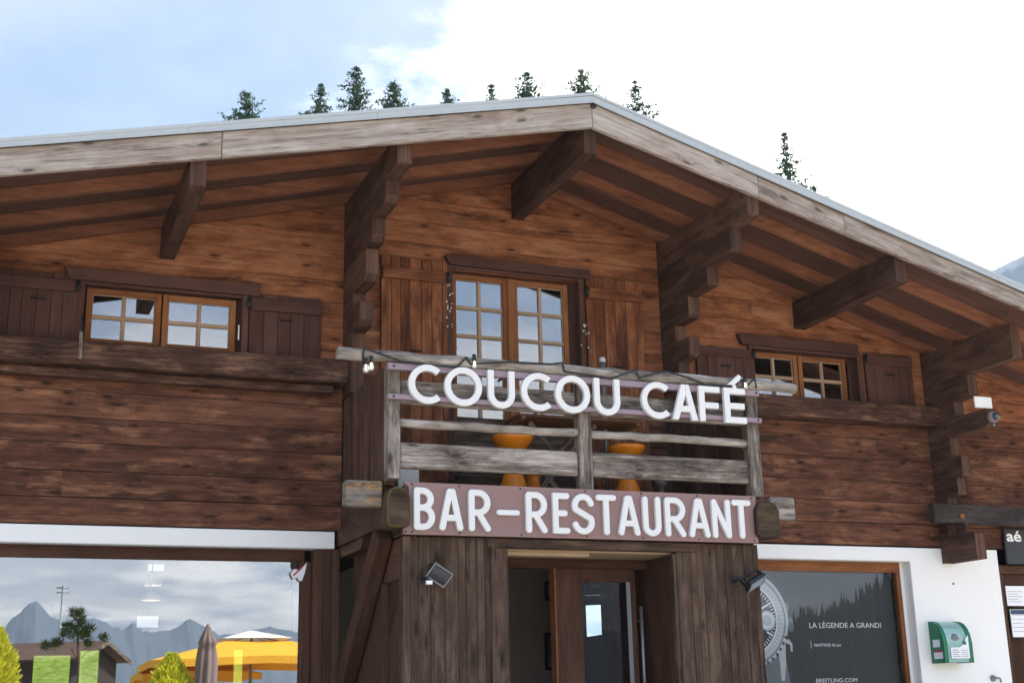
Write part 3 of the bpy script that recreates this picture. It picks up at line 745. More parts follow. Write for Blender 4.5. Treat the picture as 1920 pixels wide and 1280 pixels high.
for x0, x1 in ((3.13, 3.20), (6.68, 6.75)):
    mb = MB(); y = 10.552
    while y < 11.9:
        mb.box(x0+random.uniform(0, .004), x1, y, y+.118, 3.0, 4.05, None, 2); y += .121
    mb.build('side_boarding', 'beam_dark', bal, bevel=.003)

# ------------------------------------------------------------------ signs
def stroke(mbx, pts, w, y0, y1, closed=False, cap='butt', r=.5):
    pts = [Vector((p[0], p[1])) for p in pts]
    n = len(pts); Lp = []; Rp = []
    for i in range(n):
        if closed: a, b = pts[i-1], pts[(i+1) % n]; p = pts[i]
        else: a, b = pts[max(i-1, 0)], pts[min(i+1, n-1)]; p = pts[i]
        d1 = (p-a).normalized() if (p-a).length > 1e-7 else None
        d2 = (b-p).normalized() if (b-p).length > 1e-7 else None
        d1 = d1 or d2; d2 = d2 or d1
        n1, n2 = Vector((-d1.y, d1.x)), Vector((-d2.y, d2.x)); m = (n1+n2)
        m = m.normalized() if m.length > .2 else n1
        k = min(1/max(m.dot(n1), .35), 2.2)
        Lp.append(p+m*w/2*k); Rp.append(p-m*w/2*k)
    P = lambda q, y: (q.x, y, q.y)
    for i in range(n if closed else n-1):
        j = (i+1) % n
        mbx.poly([P(Rp[i], y0), P(Rp[j], y0), P(Lp[j], y0), P(Lp[i], y0)], None, r)
        mbx.poly([P(Lp[i], y0), P(Lp[j], y0), P(Lp[j], y1), P(Lp[i], y1)], None, r)
        mbx.poly([P(Rp[j], y0), P(Rp[i], y0), P(Rp[i], y1), P(Rp[j], y1)], None, r)
    if closed: return
    for c, d, e0, e1 in ((pts[-1], pts[-1]-pts[-2], Rp[-1], Lp[-1]), (pts[0], pts[0]-pts[1], Lp[0], Rp[0])):
        ring = [e0, e1]
        if cap == 'round':
            base = math.atan2(d.y, d.x)
            ring = [e0] + [c+Vector((math.cos(base+t), math.sin(base+t)))*w/2 for t in [(-.5+k/10)*math.pi for k in range(1, 10)]] + [e1]
            mbx.poly([P(q, y0) for q in ring], None, r)
        for q0, q1 in zip(ring[:-1], ring[1:]): mbx.poly([P(q0, y0), P(q0, y1), P(q1, y1), P(q1, y0)], None, r)
def arc(cx, cz, rx, rz, a0, a1, n=16):
    return [(cx+rx*math.cos(math.radians(a0+(a1-a0)*k/n)), cz+rz*math.sin(math.radians(a0+(a1-a0)*k/n))) for k in range(n+1)]

cafe = empty('cafe_sign', (4.95, 10.38, 3.65), 'white cut-out letters reading COUCOU CAFÉ on two mauve bars along the balcony railing', 'sign')
for zb, zt, x0, x1 in ((3.962, 4.02, 3.09, 6.772), (3.705, 3.748, 3.09, 6.78)):
    mb = MB(); mb.box(x0, x1, 10.365, 10.425, zb, zt); b_ = mb.build('mounting_bar', 'mauve_bar', cafe, bevel=.003)
    mb = MB()
    for x in (3.14, 6.74): mb.lathe([(.010, 0), (.010, .006), (0, .007)], (x, 10.364, (zb+zt)/2), 8, Vector((0, -1, 0)))
    mb.build('screw', 'black_metal', b_)
Z0, Z1, SW = 3.675, 4.012, .057; Y0, Y1 = 10.325, 10.364
def cl_letter(fn):
    mb = MB(); fn(mb); mb.build('letter', 'white_letter', cafe, bevel=.003)
zc = (Z0+Z1)/2; hr = (Z1-Z0)/2-SW/2+.004
def C_(x0, x1):
    rx = hr; cx = x0+SW/2+rx
    return lambda mb: stroke(mb, arc(cx, zc, rx, hr, 48, 312, 36), SW, Y0, Y1)
def O_(x0, x1): return lambda mb: stroke(mb, arc((x0+x1)/2, zc, (x1-x0)/2-SW/2, hr, 0, 350, 35), SW, Y0, Y1, closed=True)
def U_(x0, x1):
    a, b = x0+SW/2, x1-SW/2; rr = (b-a)/2
    return lambda mb: stroke(mb, [(a, Z1)] + arc((a+b)/2, Z0+SW/2+rr-.004, rr, rr, 180, 360, 18) + [(b, Z1)], SW, Y0, Y1)
cl_letter(C_(3.262, 3.55)); cl_letter(O_(3.585, 3.93)); cl_letter(U_(3.985, 4.238)); cl_letter(C_(4.297, 4.59)); cl_letter(O_(4.625, 4.967)); cl_letter(U_(5.008, 5.268)); cl_letter(C_(5.486, 5.76))
def A1(mb):
    mb.prism_y([(5.80, Z0), (5.872, Z0), (5.899, Z0+.075), (5.967, Z0+.075), (5.992, Z0), (6.062, Z0), (5.968, Z1), (5.898, Z1)][:0] or
               [(5.80, Z0), (5.862, Z0), (5.948, Z1-.10), (5.948, Z1), (5.905, Z1)], Y0, Y1, back=False)
    mb.prism_y([(6.068, Z0), (5.985, Z1), (5.9485, Z1), (5.9485, Z1-.10), (6.006, Z0)], Y0, Y1, back=False)
    mb.box(5.885, 5.985, Y0+.001, Y1, Z0+.075, Z0+.135)
cl_letter(A1)
def F1(mb): mb.box(6.088, 6.148, Y0, Y1, Z0, Z1); mb.box(6.148, 6.315, Y0, Y1, Z1-.057, Z1); mb.box(6.148, 6.295, Y0, Y1, zc-.042, zc+.014)
cl_letter(F1)
def E1(mb):
    mb.box(6.357, 6.418, Y0, Y1, Z0, Z1); mb.box(6.418, 6.590, Y0, Y1, Z1-.057, Z1); mb.box(6.418, 6.575, Y0, Y1, zc-.032, zc+.024); mb.box(6.418, 6.590, Y0, Y1, Z0, Z0+.057)
    mb.prism_y([(6.405, Z1+.03), (6.475, Z1+.03), (6.575, Z1+.105), (6.53, Z1+.135)], Y0, Y1, back=False)
    mb.box(6.46, 6.50, Y0+.004, Y1, Z1-.001, Z1+.03)
cl_letter(E1)

rest = empty('restaurant_sign', (4.93, 10.40, 2.56), 'mauve panel with raised white letters reading BAR-RESTAURANT above the entrance', 'sign')
mb = MB()
mb.prism_y([(3.226, 2.563), (6.645, 2.565), (6.645, 2.999), (3.226, 2.999), (3.226, 2.998), (3.272, 2.96), (3.272, 2.655), (3.226, 2.62)], 10.365, 10.395, .5)
bd = mb.build('panel', 'mauve', rest, bevel=.002)
mb = MB()
for x in (3.30, 3.72, 4.28, 4.90, 5.45, 6.02, 6.60):
    for z in (2.98, 2.585): mb.lathe([(.008, 0), (.008, .004), (0, .005)], (x, 10.365, z), 8, Vector((0, -1, 0)))
mb.lathe([(.008, 0), (.008, .004), (0, .005)], (3.245, 10.365, 2.585), 8, Vector((0, -1, 0)))
mb.build('screw', 'black_metal', bd)
ZB, ZT, W2 = 2.597, 2.953, .054; YA, YB = 10.328, 10.364
def rl(strokes):
    mb = MB()
    for i, (pts, cl) in enumerate(strokes): stroke(mb, pts, W2, YA+.0012*i, YB, cl, 'round')
    mb.build('letter', 'white_letter', rest, bevel=.004)
def bounds(x0, x1): return x0+W2/2, x1-W2/2, ZB+W2/2, ZT-W2/2
def gR(x0, x1):
    a, b, z0, z1 = bounds(x0, x1); zm = z0+(z1-z0)*.44; r_ = (z1-zm)/2; rx = min(r_, (b-a)*.62)
    return [([(a, z0), (a, z1)], False), ([(a, z1), (b-rx, z1)] + arc(b-rx, z1-r_, rx, r_, 90, -90, 14)[1:] + [(a, zm)], False), ([(a+(b-a)*.42, zm), (b, z0)], False)]
def gB(x0, x1):
    a, b, z0, z1 = bounds(x0, x1); zm = z0+(z1-z0)*.53; r1 = (z1-zm)/2; r2 = (zm-z0)/2; k = .075
    return [([(a, z0), (a, z1)], False), ([(a, z1), (b-k-.01, z1)] + arc(b-k-.01, z1-r1, k, r1, 90, -90, 12)[1:] + [(a, zm)], False), ([(a, zm), (b-k, zm)] + arc(b-k, z0+r2, k, r2, 90, -90, 12)[1:] + [(a, z0)], False)]
def gA(x0, x1):
    a, b, z0, z1 = bounds(x0, x1); c = (a+b)/2
    return [([(a, z0), (c-.012, z1)], False), ([(c+.012, z1), (b, z0)], False), ([(a+(c-a)*.38, z0+(z1-z0)*.27), (b-(b-c)*.38, z0+(z1-z0)*.27)], False)]
def gE(x0, x1):
    a, b, z0, z1 = bounds(x0, x1); zm = (z0+z1)/2
    return [([(b, z1), (a, z1), (a, z0), (b, z0)], False), ([(a, zm), (b-.02, zm)], False)]
def gS(x0, x1):
    a, b, z0, z1 = bounds(x0, x1); c = (a+b)/2; rx = (b-a)/2; r1 = (z1-z0)*.26; zt_, zb_ = z1-r1, z0+r1
    up = arc(c, zt_, rx, r1, 15, 205, 14); lo = arc(c, zb_, rx, r1, 25, -165, 14)
    return [(up + lo, False)]
def gT(x0, x1):
    a, b, z0, z1 = bounds(x0, x1); c = (a+b)/2
    return [([(a, z1), (b, z1)], False), ([(c, z1), (c, z0)], False)]
def gU(x0, x1):
    a, b, z0, z1 = bounds(x0, x1); r_ = (b-a)/2
    return [([(a, z1)] + arc((a+b)/2, z0+r_, r_, r_, 180, 360, 14) + [(b, z1)], False)]
def gN(x0, x1):
    a, b, z0, z1 = bounds(x0, x1)
    return [([(a, z0), (a, z1)], False), ([(a, z1), (b, z0)], False), ([(b, z0), (b, z1)], False)]
for fn, x0, x1 in ((gB, 3.306, 3.492), (gA, 3.53, 3.742), (gR, 3.792, 3.99), (gR, 4.315, 4.515), (gE, 4.567, 4.728), (gS, 4.752, 4.965), (gT, 4.985, 5.182), (gA, 5.197, 5.412), (gU, 5.443, 5.625), (gR, 5.666, 5.875), (gA, 5.908, 6.125), (gN, 6.150, 6.348), (gT, 6.362, 6.566)): rl(fn(x0, x1))
mb = MB(); stroke(mb, [(4.068, 2.765), (4.235, 2.765)], W2-.008, YA, YB, False, 'round'); mb.build('letter', 'white_letter', rest, bevel=.004)

sgn = empty('shop_sign', (11.6, 11.96, 2.61), 'black board with white lettering beginning aé, fixed above the right-hand door', 'sign')
mb = MB(); mb.box(10.985, 12.25, 11.94, 11.975, 2.61, 3.015); mb.build('board', 'blackboard', sgn, bevel=.003)
text_mesh('lettering', 'aé', 11.01, 2.872, .125, 11.939, 'poster_text', sgn, bold=.0035, width=.215)
mb = MB(); mb.box(11.02, 11.055, 11.932, 11.939, 2.93, 2.948); mb.build('serif', 'poster_text', sgn)

# ------------------------------------------------------------------ things fixed to the chalet
def floodlight(root, face_mat, m3, k=1.0):
    """lamp body axis: local -Y is the front"""
    def B(name, mat, boxes, parent, bevel=.003):
        mb = MB()
        for (x0, x1, y0, y1, z0, z1) in boxes:
            p = lambda x, y, z: root.location + m3 @ (Vector((x, y, z))*k)
            o_ = p(x0, y0, z0); mb.obox(o_, p(x1, y0, z0)-o_, p(x0, y1, z0)-o_, p(x0, y0, z1)-o_)
        return mb.build(name, mat, parent, bevel)
    hz = B('housing', 'black_metal', [(-.105, .105, -.02, .02, -.08, .08)], root)
    B('heat_fin', 'black_metal', [(-.09+k*.02, -.084+k*.02, .0205, .045, -.07, .07) for k in range(10)], hz, 0)
    B('front_rim', 'grey_metal', [(-.108, .108, -.028, -.0205, .068, .083), (-.108, .108, -.028, -.0205, -.083, -.068), (-.108, -.093, -.028, -.0205, -.067, .067), (.093, .108, -.028, -.0205, -.067, .067)], hz, 0)
    B('lamp_glass', face_mat, [(-.092, .092, -.025, -.021, -.066, .066)], hz, 0)
    B('bracket', 'black_metal', [(-.118, -.110, -.012, .012, -.02, .02), (.110, .118, -.012, .012, -.02, .02), (-.118, -.110, .0125, .10, -.02, .02), (.110, .118, .0125, .10, -.02, .02), (-.118, .118, .101, .108, -.02, .02)], root, 0)
f1 = empty('floodlight', (3.525, 10.33, 2.235), 'black floodlight on the boards left of the entrance, its ribbed square face tilted down', 'floodlight', 'floodlights on the porch boards')
floodlight(f1, 'black_metal', Matrix.Rotation(math.radians(32), 3, 'Y') @ Matrix.Rotation(math.radians(28), 3, 'X'), .86)
mb = MB(); mb.tube([(3.40, 10.447, 2.20), (3.40, 10.36, 2.21), (3.44, 10.34, 2.225)], .012, 8); mb.box(3.37, 3.44, 10.425, 10.446, 2.17, 2.23); mb.tube([(3.40, 10.44, 2.23), (3.405, 10.44, 2.30)], .006, 6); mb.build('wall_mount', 'black_metal', f1)
mb = MB(); mb.box(3.40, 3.45, 10.29, 10.32, 2.15, 2.18); mb.build('driver_tag', 'white_plastic', f1)
mb = MB()
for k in range(9):
    p0 = f1.location + (Matrix.Rotation(math.radians(32), 3, 'Y') @ Matrix.Rotation(math.radians(28), 3, 'X')) @ Vector((-.064+k*.016, -.0235, -.05)); p1 = f1.location + (Matrix.Rotation(math.radians(32), 3, 'Y') @ Matrix.Rotation(math.radians(28), 3, 'X')) @ Vector((-.064+k*.016, -.0235, .05))
    mb.tube([p0, p1], .0025, 5)
mb.build('front_rib', 'grey_metal', f1)
f2 = empty('floodlight', (6.545, 10.31, 2.20), 'black floodlight on the boards right of the entrance, turned down to show bluish glass', 'floodlight', 'floodlights on the porch boards')
floodlight(f2, 'lamp_face', Matrix.Rotation(math.radians(-28), 3, 'Y') @ Matrix.Rotation(math.radians(62), 3, 'X'), .9)
mb = MB(); mb.tube([(6.40, 10.447, 2.22), (6.40, 10.38, 2.23), (6.45, 10.34, 2.24)], .012, 8); mb.tube([(6.37, 10.44, 2.22), (6.36, 10.42, 2.25), (6.39, 10.42, 2.27), (6.43, 10.41, 2.25)], .005, 6); mb.build('wall_mount', 'black_metal', f2)

aed = empty('defibrillator_cabinet', (10.0, 12.0, 1.51), 'green and white defibrillator cabinet with curved clear cover on the white wall', 'cabinet')
prof = [(11.998, 1.515), (11.785, 1.515), (11.785, 1.72), (11.80, 1.80), (11.835, 1.875), (11.885, 1.925), (11.94, 1.95), (11.998, 1.955)]
mb = MB(); mb.prism_x(prof, 9.81, 9.86); mb.prism_x(prof, 10.15, 10.20); mb.box(9.861, 10.149, 11.80, 11.998, 1.515, 1.545); mb.box(9.861, 10.149, 11.95, 11.998, 1.546, 1.95); mb.build('body', 'green', aed, bevel=.006)
mb = MB(); pr2 = [(y+.006, z) for y, z in prof[1:]]
for (a, b) in zip(pr2[:-1], pr2[1:]): mb.poly([(9.861, a[0], a[1]), (10.149, a[0], a[1]), (10.149, b[0], b[1]), (9.861, b[0], b[1])], None, .5)
mb.build('cover', 'green_light', aed)
mb = MB(); mb.prism_y([(9.90, 1.555), (10.15, 1.555), (10.15, 1.80), (10.12, 1.77), (10.07, 1.70), (10.03, 1.675), (9.90, 1.67)], 11.779, 11.7845); mb.build('notice', 'paper', aed)
mb = MB()
for k in range(4): mb.box(9.92, 10.02 if k % 2 else 10.0, 11.777, 11.7785, 1.64-.022*k, 1.648-.022*k); mb.box(10.04, 10.13, 11.777, 11.7785, 1.64-.022*k, 1.646-.022*k)
mb.build('print', 'paper_line', aed)
mb = MB(); mb.prism_y([(10.075, 1.70), (10.115, 1.70), (10.115, 1.74), (10.075, 1.74)], 11.777, 11.7785); mb.build('emblem', 'green', aed)
mb = MB(); mb.lathe([(0, 0), (.10, .03), (.12, .07), (.09, .12), (0, .14)], (9.99, 11.90, 1.70), 16); mb.build('case', 'p_mid', aed)
mb = MB(); mb.box(9.806, 9.8095, 11.81, 11.95, 1.555, 1.625); mb.box(9.806, 9.8095, 11.84, 11.95, 1.68, 1.76); mb.build('side_label', 'paper', aed)
mb = MB(); mb.box(9.804, 9.8095, 11.81, 11.95, 1.628, 1.645); mb.build('red_label', 'red', aed)

ant = tag((lambda m: (m.box(9.985, 10.225, 11.05, 11.075, 4.20, 4.33), m.build('antenna_panel', 'white_plastic', None, bevel=.03, seg=3))[1])(MB()), 'small white rounded panel standing on the beam end above the dome camera', 'panel')
dc = empty('security_camera', (10.165, 11.02, 4.09), 'round dome camera with dark glass on the beam end under the white panel', 'camera')
mb = MB(); mb.lathe([(.062, 0), (.066, .02), (.060, .05), (.050, .065)], dc.location, 24, Vector((0, -1, 0))); mb.build('housing', 'mauve_bar', dc)
mb = MB(); mb.lathe([(.046, .06), (.044, .08), (.030, .10), (0, .11)], dc.location, 20, Vector((0, -1, 0))); mb.build('dome', 'lens_glass', dc)
mb = MB(); mb.tube([(10.15, 10.99, 4.02), (10.15, 10.985, 3.985)], .015, 8); mb.build('sensor', 'grey_metal', dc)

# string of bulbs on the top rail
sl = empty('string_lights', (4.9, 10.34, 4.05), 'black cable of festoon bulbs wound along the balcony top rail', 'string lights')
mb = MB()
pts = [(2.88, 10.38, 3.97), (2.86, 10.335, 4.04), (2.87, 10.34, 4.12), (2.95, 10.34, 4.10), (3.2, 10.345, 4.03), (3.7, 10.34, 4.01), (3.79, 10.34, 4.11), (3.83, 10.335, 4.05), (4.2, 10.34, 4.10), (4.6, 10.345, 4.11), (4.71, 10.34, 4.13), (4.72, 10.335, 4.05), (5.2, 10.345, 4.02), (5.45, 10.34, 4.12), (5.47, 10.335, 4.04), (5.75, 10.34, 4.13), (6.0, 10.335, 4.08), (6.16, 10.335, 4.03), (6.5, 10.34, 4.03), (6.56, 10.33, 4.12), (6.60, 10.34, 4.02), (6.72, 10.345, 4.13), (6.73, 10.34, 4.03)]
sm = []
for i in range(len(pts)-1):
    for k in range(4):
        t = k/4; sm.append(Vector(pts[i]).lerp(Vector(pts[i+1]), t*t*(3-2*t)))
sm.append(Vector(pts[-1])); mb.tube(sm, .0085, 6); mb.build('cable', 'rubber', sl)
for x, z in ((2.93, 4.05), (3.86, 4.135), (6.60, 4.13), (2.885, 4.03)):
    mb = MB(); mb.tube([(x, 10.325, z), (x, 10.325, z-.05)], .018, 8); sk = mb.build('bulb_socket', 'rubber', sl)
    mb = MB(); mb.lathe([(0, -.085), (.020, -.078), (.030, -.055), (.026, -.025), (.012, 0)], (x, 10.325, z-.05), 14); mb.build('bulb', 'bulb', sk)
    mb = MB(); mb.tube([(x, 10.325, z-.06), (x, 10.325, z-.10)], .006, 6); mb.build('filament', 'filament', sk)

# things on the balcony
def hourglass(x, y, label, s=1.0, mat='orange'):
    pr = [(0, 0), (.150, 0), (.150, .015), (.142, .05), (.118, .14), (.085, .23), (.078, .29), (.082, .37), (.098, .43), (.135, .48), (.172, .525), (.190, .56), (.192, .578), (.182, .586), (.165, .572), (.05, .54), (0, .535)]
    mb = MB(); mb.lathe([(a*s, b*s) for a, b in pr], (x, y, 2.988), 36)
    return tag(mb.build('pedestal_stool', mat), label, 'stool', 'orange pedestal stools on the balcony')
hourglass(4.47, 10.98, 'glossy orange hourglass-shaped stool on the balcony, below the letters UC of COUCOU', 1.0)
hourglass(5.64, 10.98, 'glossy orange hourglass-shaped stool on the balcony, right of the middle railing post', .93)
hourglass(4.80, 11.30, 'orange hourglass-shaped stool half hidden behind the folding table legs', .8)
tb = empty('folding_table', (5.0, 11.2, 2.985), 'brown wooden folding table with crossed grey legs on the balcony', 'table')
mb = MB()
for k in range(7): mb.box(4.47, 5.75, 10.82+k*.093, 10.82+k*.093+.088, 3.735, 3.758)
mb.build('tabletop', 'table_wood', tb, bevel=.003)
mb = MB(); mb.box(4.50, 4.54, 10.82, 11.46, 3.705, 3.734); mb.build('top_batten', 'table_wood', tb); mb = MB(); mb.box(5.68, 5.72, 10.82, 11.46, 3.705, 3.734); mb.build('top_batten', 'table_wood', tb)
for y in (10.88, 11.38):
    for (xa, xb) in ((4.62, 5.28), (5.28, 4.62)):
        a, b = Vector((xa, y+(.0 if xa < xb else .03), 2.985)), Vector((xb, y+(.0 if xa < xb else .03), 3.70)); d = b-a; n = d.cross(Vector((0, 1, 0))).normalized()
        mb = MB(); mb.obox(a-n*.02, d, n*.045, Vector((0, .024, 0))); mb.build('leg', 'grey_wood', tb, bevel=.003)
mb = MB(); mb.box(3.46, 3.66, 11.28, 11.31, 2.985, 3.285); 
tag(mb.build('notice_board', 'white_plastic', None, bevel=.004), 'plain white board leaning behind the railing at the left end of the balcony', 'board')
pl = empty('metal_pole', (5.535, 11.2, 2.985), 'thin grey metal pole with a capped top standing behind the balcony railing', 'pole')
mb = MB(); mb.tube([(5.535, 11.2, 2.99), (5.535, 11.2, 4.42)], .022, 10); mb.build('tube', 'grey_metal', pl)
mb = MB(); mb.lathe([(.03, 0), (.032, .03), (.02, .05), (0, .055)], (5.535, 11.2, 4.41), 12); mb.build('cap', 'p_silver', pl)
for x, lb_ in ((6.06, 'short dark metal stand with a flange on the balcony, right of the right-hand orange stool'),):
    mb = MB(); mb.lathe([(.07, 0), (.07, .015), (.03, .02), (.028, .20), (.055, .205), (.055, .25), (.03, .255), (0, .256)], (x, 11.1, 2.988), 16); tag(mb.build('parasol_base', 'p_mid'), lb_, 'parasol base')

# sticker, gauge, papers
mb = MB()
mb.prism_y([(2.668, 2.40), (2.70, 2.44), (2.76, 2.43), (2.82, 2.50), (2.80, 2.40), (2.775, 2.33), (2.745, 2.335), (2.735, 2.36), (2.69, 2.35)], 12.078, 12.0845)
stk = tag(mb.build('heart_sticker', 'paper'), 'crumpled white heart-shaped sticker in the top right corner of the big shop window', 'sticker')
mb = MB(); mb.obox((2.70, 12.076, 2.375), (.085, 0, .085), (0, .0015, 0), (-.010, 0, .010)); mb.build('red_print', 'red', stk)
mb = MB(); mb.box(.655, .685, 11.725, 11.738, 4.21, 4.46); th = tag(mb.build('thermometer', 'grey_wood', None, bevel=.003), 'narrow grey thermometer strip on the ledge beam beside the upper left window', 'thermometer')
mb = MB(); mb.tube([(.67, 11.72, 4.46), (.67, 11.72, 4.62)], .008, 6); mb.build('hook', 'black_metal', th)
def notice(x0, x1, z0, z1, label, lines, head=None):
    mb = MB(); mb.box(x0, x1, 12.002, 12.012, z0, z1); n_ = tag(mb.build('paper_notice', 'paper'), label, 'notice', 'papers on the right-hand door')
    mb = MB()
    for k in range(lines):
        z = z1-.06-(z1-z0-.08)*k/lines
        mb.box(x0+.02, x0+.02+(x1-x0-.05)*random.uniform(.5, .95), 11.9995, 12.0018, z-.006, z)
    mb.build('print', 'paper_line', n_)
    if head: mb = MB(); mb.box(x0+.005, x1-.005, 11.9992, 12.0016, z1-.055, z1-.005); mb.build('header', head, n_)
notice(10.965, 11.27, 2.14, 2.365, 'wide white paper with rows of grey print, upper of two on the right-hand door', 5)
notice(10.99, 11.25, 1.79, 2.10, 'white paper with a dark blue heading, lower of two on the right-hand door', 5, 'navy')
mb = MB(); mb.lathe([(.035, 0), (.035, .02), (.02, .03), (0, .032)], (10.62, 12.0, 1.34), 14, Vector((0, -1, 0))); mb.tube([(10.60, 11.96, 1.35), (10.68, 11.95, 1.34), (10.70, 11.96, 1.30)], .012, 8)
tag(mb.build('outdoor_tap', 'grey_metal'), 'small grey metal tap on the white wall near the right-hand door', 'tap')
mb = MB(); mb.lathe([(.012, 0), (.010, .006), (0, .008)], (10.22, 12.0, 2.38), 10, Vector((0, -1, 0))); tag(mb.build('screw_plug', 'black_metal'), 'tiny dark plug in the white wall above the green cabinet', 'plug')

# poster behind the right-hand shop window
po = empty('watch_poster', (8.2, 12.22, .5), 'charcoal poster of a large silver wristwatch with white lettering inside the right shop window', 'poster')
mb = MB(); mb.box(6.9, 9.53, 12.215, 12.23, .5, 2.50); mb.build('sheet', 'poster', po)
def disc(r, y, mat, name='dial', r0=0, c=(7.62, 2.00), n=56, kx=1.0):
    mb = MB(); 
    for k in range(n):
        a, b = 2*math.pi*k/n, 2*math.pi*(k+1)/n
        P = lambda q, t: (c[0]+q*kx*math.cos(t), y, c[1]+q*math.sin(t))
        mb.poly([P(r, a), P(r, b), P(r0, b), P(r0, a)] if r0 else [P(r, a), P(r, b), (c[0], y, c[1])])
    return mb.build(name, mat, po)
WC = (7.62, 2.00); R0 = .51
# strap and lugs
mb = MB(); mb.prism_y([(7.40, 1.6), (8.06, 1.62), (8.22, .55), (7.30, .55)], 12.2135, 12.2148); mb.build('strap', 'p_mid', po)
mb = MB(); mb.prism_y([(7.98, 1.72), (8.075, 1.80), (8.06, 1.52), (8.03, 1.36), (7.99, 1.36)], 12.2115, 12.2133); mb.prism_y([(8.05, 1.78), (8.12, 1.79), (8.16, 1.74), (8.155, 1.66), (8.135, 1.66), (8.13, 1.73), (8.08, 1.75)], 12.2115, 12.2133); mb.build('lug', 'p_silver', po)
mb = MB(); mb.prism_y([(8.155, 2.03), (8.19, 1.99), (8.195, 1.90), (8.17, 1.86), (8.13, 1.88), (8.12, 2.0)], 12.2115, 12.2133); mb.prism_y([(8.09, 2.17), (8.13, 2.18), (8.15, 2.13), (8.13, 2.07), (8.10, 2.09)], 12.2115, 12.2133); mb.build('crown', 'p_mid', po)
disc(R0, 12.2110, 'p_silver', 'bezel'); disc(R0*.93, 12.2106, 'p_mid', 'bezel_ring', R0*.895); disc(R0*.90, 12.2102, 'p_silver', 'scale_ring')
mb = MB()
for k in range(46):
    t = math.radians(-150+k*4.2); a, b = R0*.945, R0*1.0
    if k % 2 or k > 30: continue
    P = lambda q, u: (WC[0]+q*math.cos(u), 12.2098, WC[1]+q*math.sin(u))
    mb.poly([P(a, t), P(b, t), P(b, t+.055), P(a, t+.055)])
mb.build('bezel_notch', 'p_dark', po)
disc(R0*.70, 12.2094, 'p_dark', 'dial'); disc(R0*.74, 12.2092, 'p_light', 'minute_ring', R0*.70)
mb = MB()
for k in range(60):
    t = 2*math.pi*k/60; a, b = (R0*.60, R0*.685) if k % 5 else (R0*.52, R0*.685); w = .016 if k % 5 else .04
    P = lambda q, u: (WC[0]+q*math.cos(u), 12.2090, WC[1]+q*math.sin(u))
    mb.poly([P(a, t-w), P(b, t-w*.8), P(b, t+w*.8), P(a, t+w)])
    t2 = t+.03; mb.poly([P(R0*.77, t2), P(R0*.86, t2), P(R0*.86, t2+.018), P(R0*.77, t2+.018)])
mb.build('hour_mark', 'p_light', po)
disc(.105, 12.2086, 'p_silver', 'subdial', c=(7.86, 1.985)); disc(.085, 12.2082, 'p_light', 'subdial_ring', .06, c=(7.86, 1.985))
disc(.09, 12.2086, 'p_mid', 'subdial', c=(7.62, 1.76)); disc(.09, 12.2086, 'p_mid', 'subdial', c=(7.62, 2.24))
mb = MB(); mb.obox((7.62, 12.2074, 2.0), (.24, 0, .13), (0, .0006, 0), (-.010, 0, .018)); mb.obox((7.62, 12.2074, 2.0), (-.15, 0, .22), (0, .0006, 0), (.018, 0, .010)); mb.build('hand', 'p_light', po)
text_mesh('lettering', 'LA LÉGENDE A GRANDI', 8.395, 1.908, .056, 12.2145, 'poster_text', po, width=.94)
mb = MB(); mb.box(8.395, 8.399, 12.2125, 12.2145, 1.69, 1.775); mb.build('rule', 'poster_text', po)
text_mesh('lettering', 'NAVITIMER 46 mm', 8.438, 1.71, .032, 12.2145, 'poster_text', po, width=.345)
text_mesh('lettering', 'BREITLING.COM', 8.425, 1.333, .042, 12.2145, 'poster_text', po, width=.53)

# inside the rooms
def lamp_ring(px, py, Y, r):
    p = at(px, py, Y); t = empty('pendant_lamp', p, None, 'lamp', 'lit lamps inside the cafe')
    mb = MB(); mb.lathe([(r, 0), (r*.95, .05), (r*.35, .10), (.02, .12)], p, 20); sh = mb.build('lamp_shade', 'canvas_white', t)
    mb = MB(); mb.lathe([(0, .01), (r*.6, .012), (r*.6, .03)], p, 20); mb.build('glow', 'lamp_glow', sh)
    mb = MB(); mb.tube([p+Vector((0, 0, .12)), (p.x, p.y, 2.81)], .006, 6); mb.build('cord', 'rubber', t)
    return t
lamp_ring(283, 1125, 14.5, .10)['label'] = 'round lit pendant lamp inside the big shop window, lower of two'
lamp_ring(287, 1097, 15.6, .10)['label'] = 'round lit pendant lamp inside the big shop window, upper of two'
for px, py, w, h, lab in ((293, 1063, .12, .045, 'small lit white rectangle near the ceiling inside the big shop window'), (277, 1165, .16, .08, 'larger lit white rectangle below the pendant lamps inside the shop window')):
    p = at(px, py, 15.0); mb = MB(); mb.box(p.x-w*.7, p.x+w*.7, 15.0, 15.03, p.z-h*.75, p.z+h*.75); o_ = tag(mb.build('lit_panel', 'lamp_white'), lab, 'lamp', 'lit lamps inside the cafe')
    mb = MB(); mb.tube([(p.x, 15.015, p.z+h), (p.x, 15.015, 2.81)], .006, 6); mb.build('cord', 'rubber', o_)
mr = empty('wall_mirror', (6.2, 13.0, 1.2), 'tall mirror in a dark frame seen through the entrance door', 'mirror')
mc = Vector((6.2, 12.93, 2.16)); din = (mc-Vector((0, 0, CZ))).normalized(); dout = Vector((-.40, -.91, .024)).normalized(); mn = (dout-din).normalized()
mb = MB(); mp = []
for px, py in ((1101, 1193), (1134, 1188), (1131, 1115), (1118, 1090), (1094, 1096)):
    d = RT*((px-960)/F_PX) - UP*((py-640)/F_PX) + FW; o0 = Vector((0, 0, CZ)); mp.append(o0+d*((mc-o0).dot(mn)/d.dot(mn)))
mb.poly(mp); mb.poly([q-mn*.012 for q in mp[::-1]])
for a_, b_ in zip(mp, mp[1:]+mp[:1]): mb.poly([a_, a_-mn*.012, b_-mn*.012, b_])
mb.build('mirror_glass', 'mirror', mr)
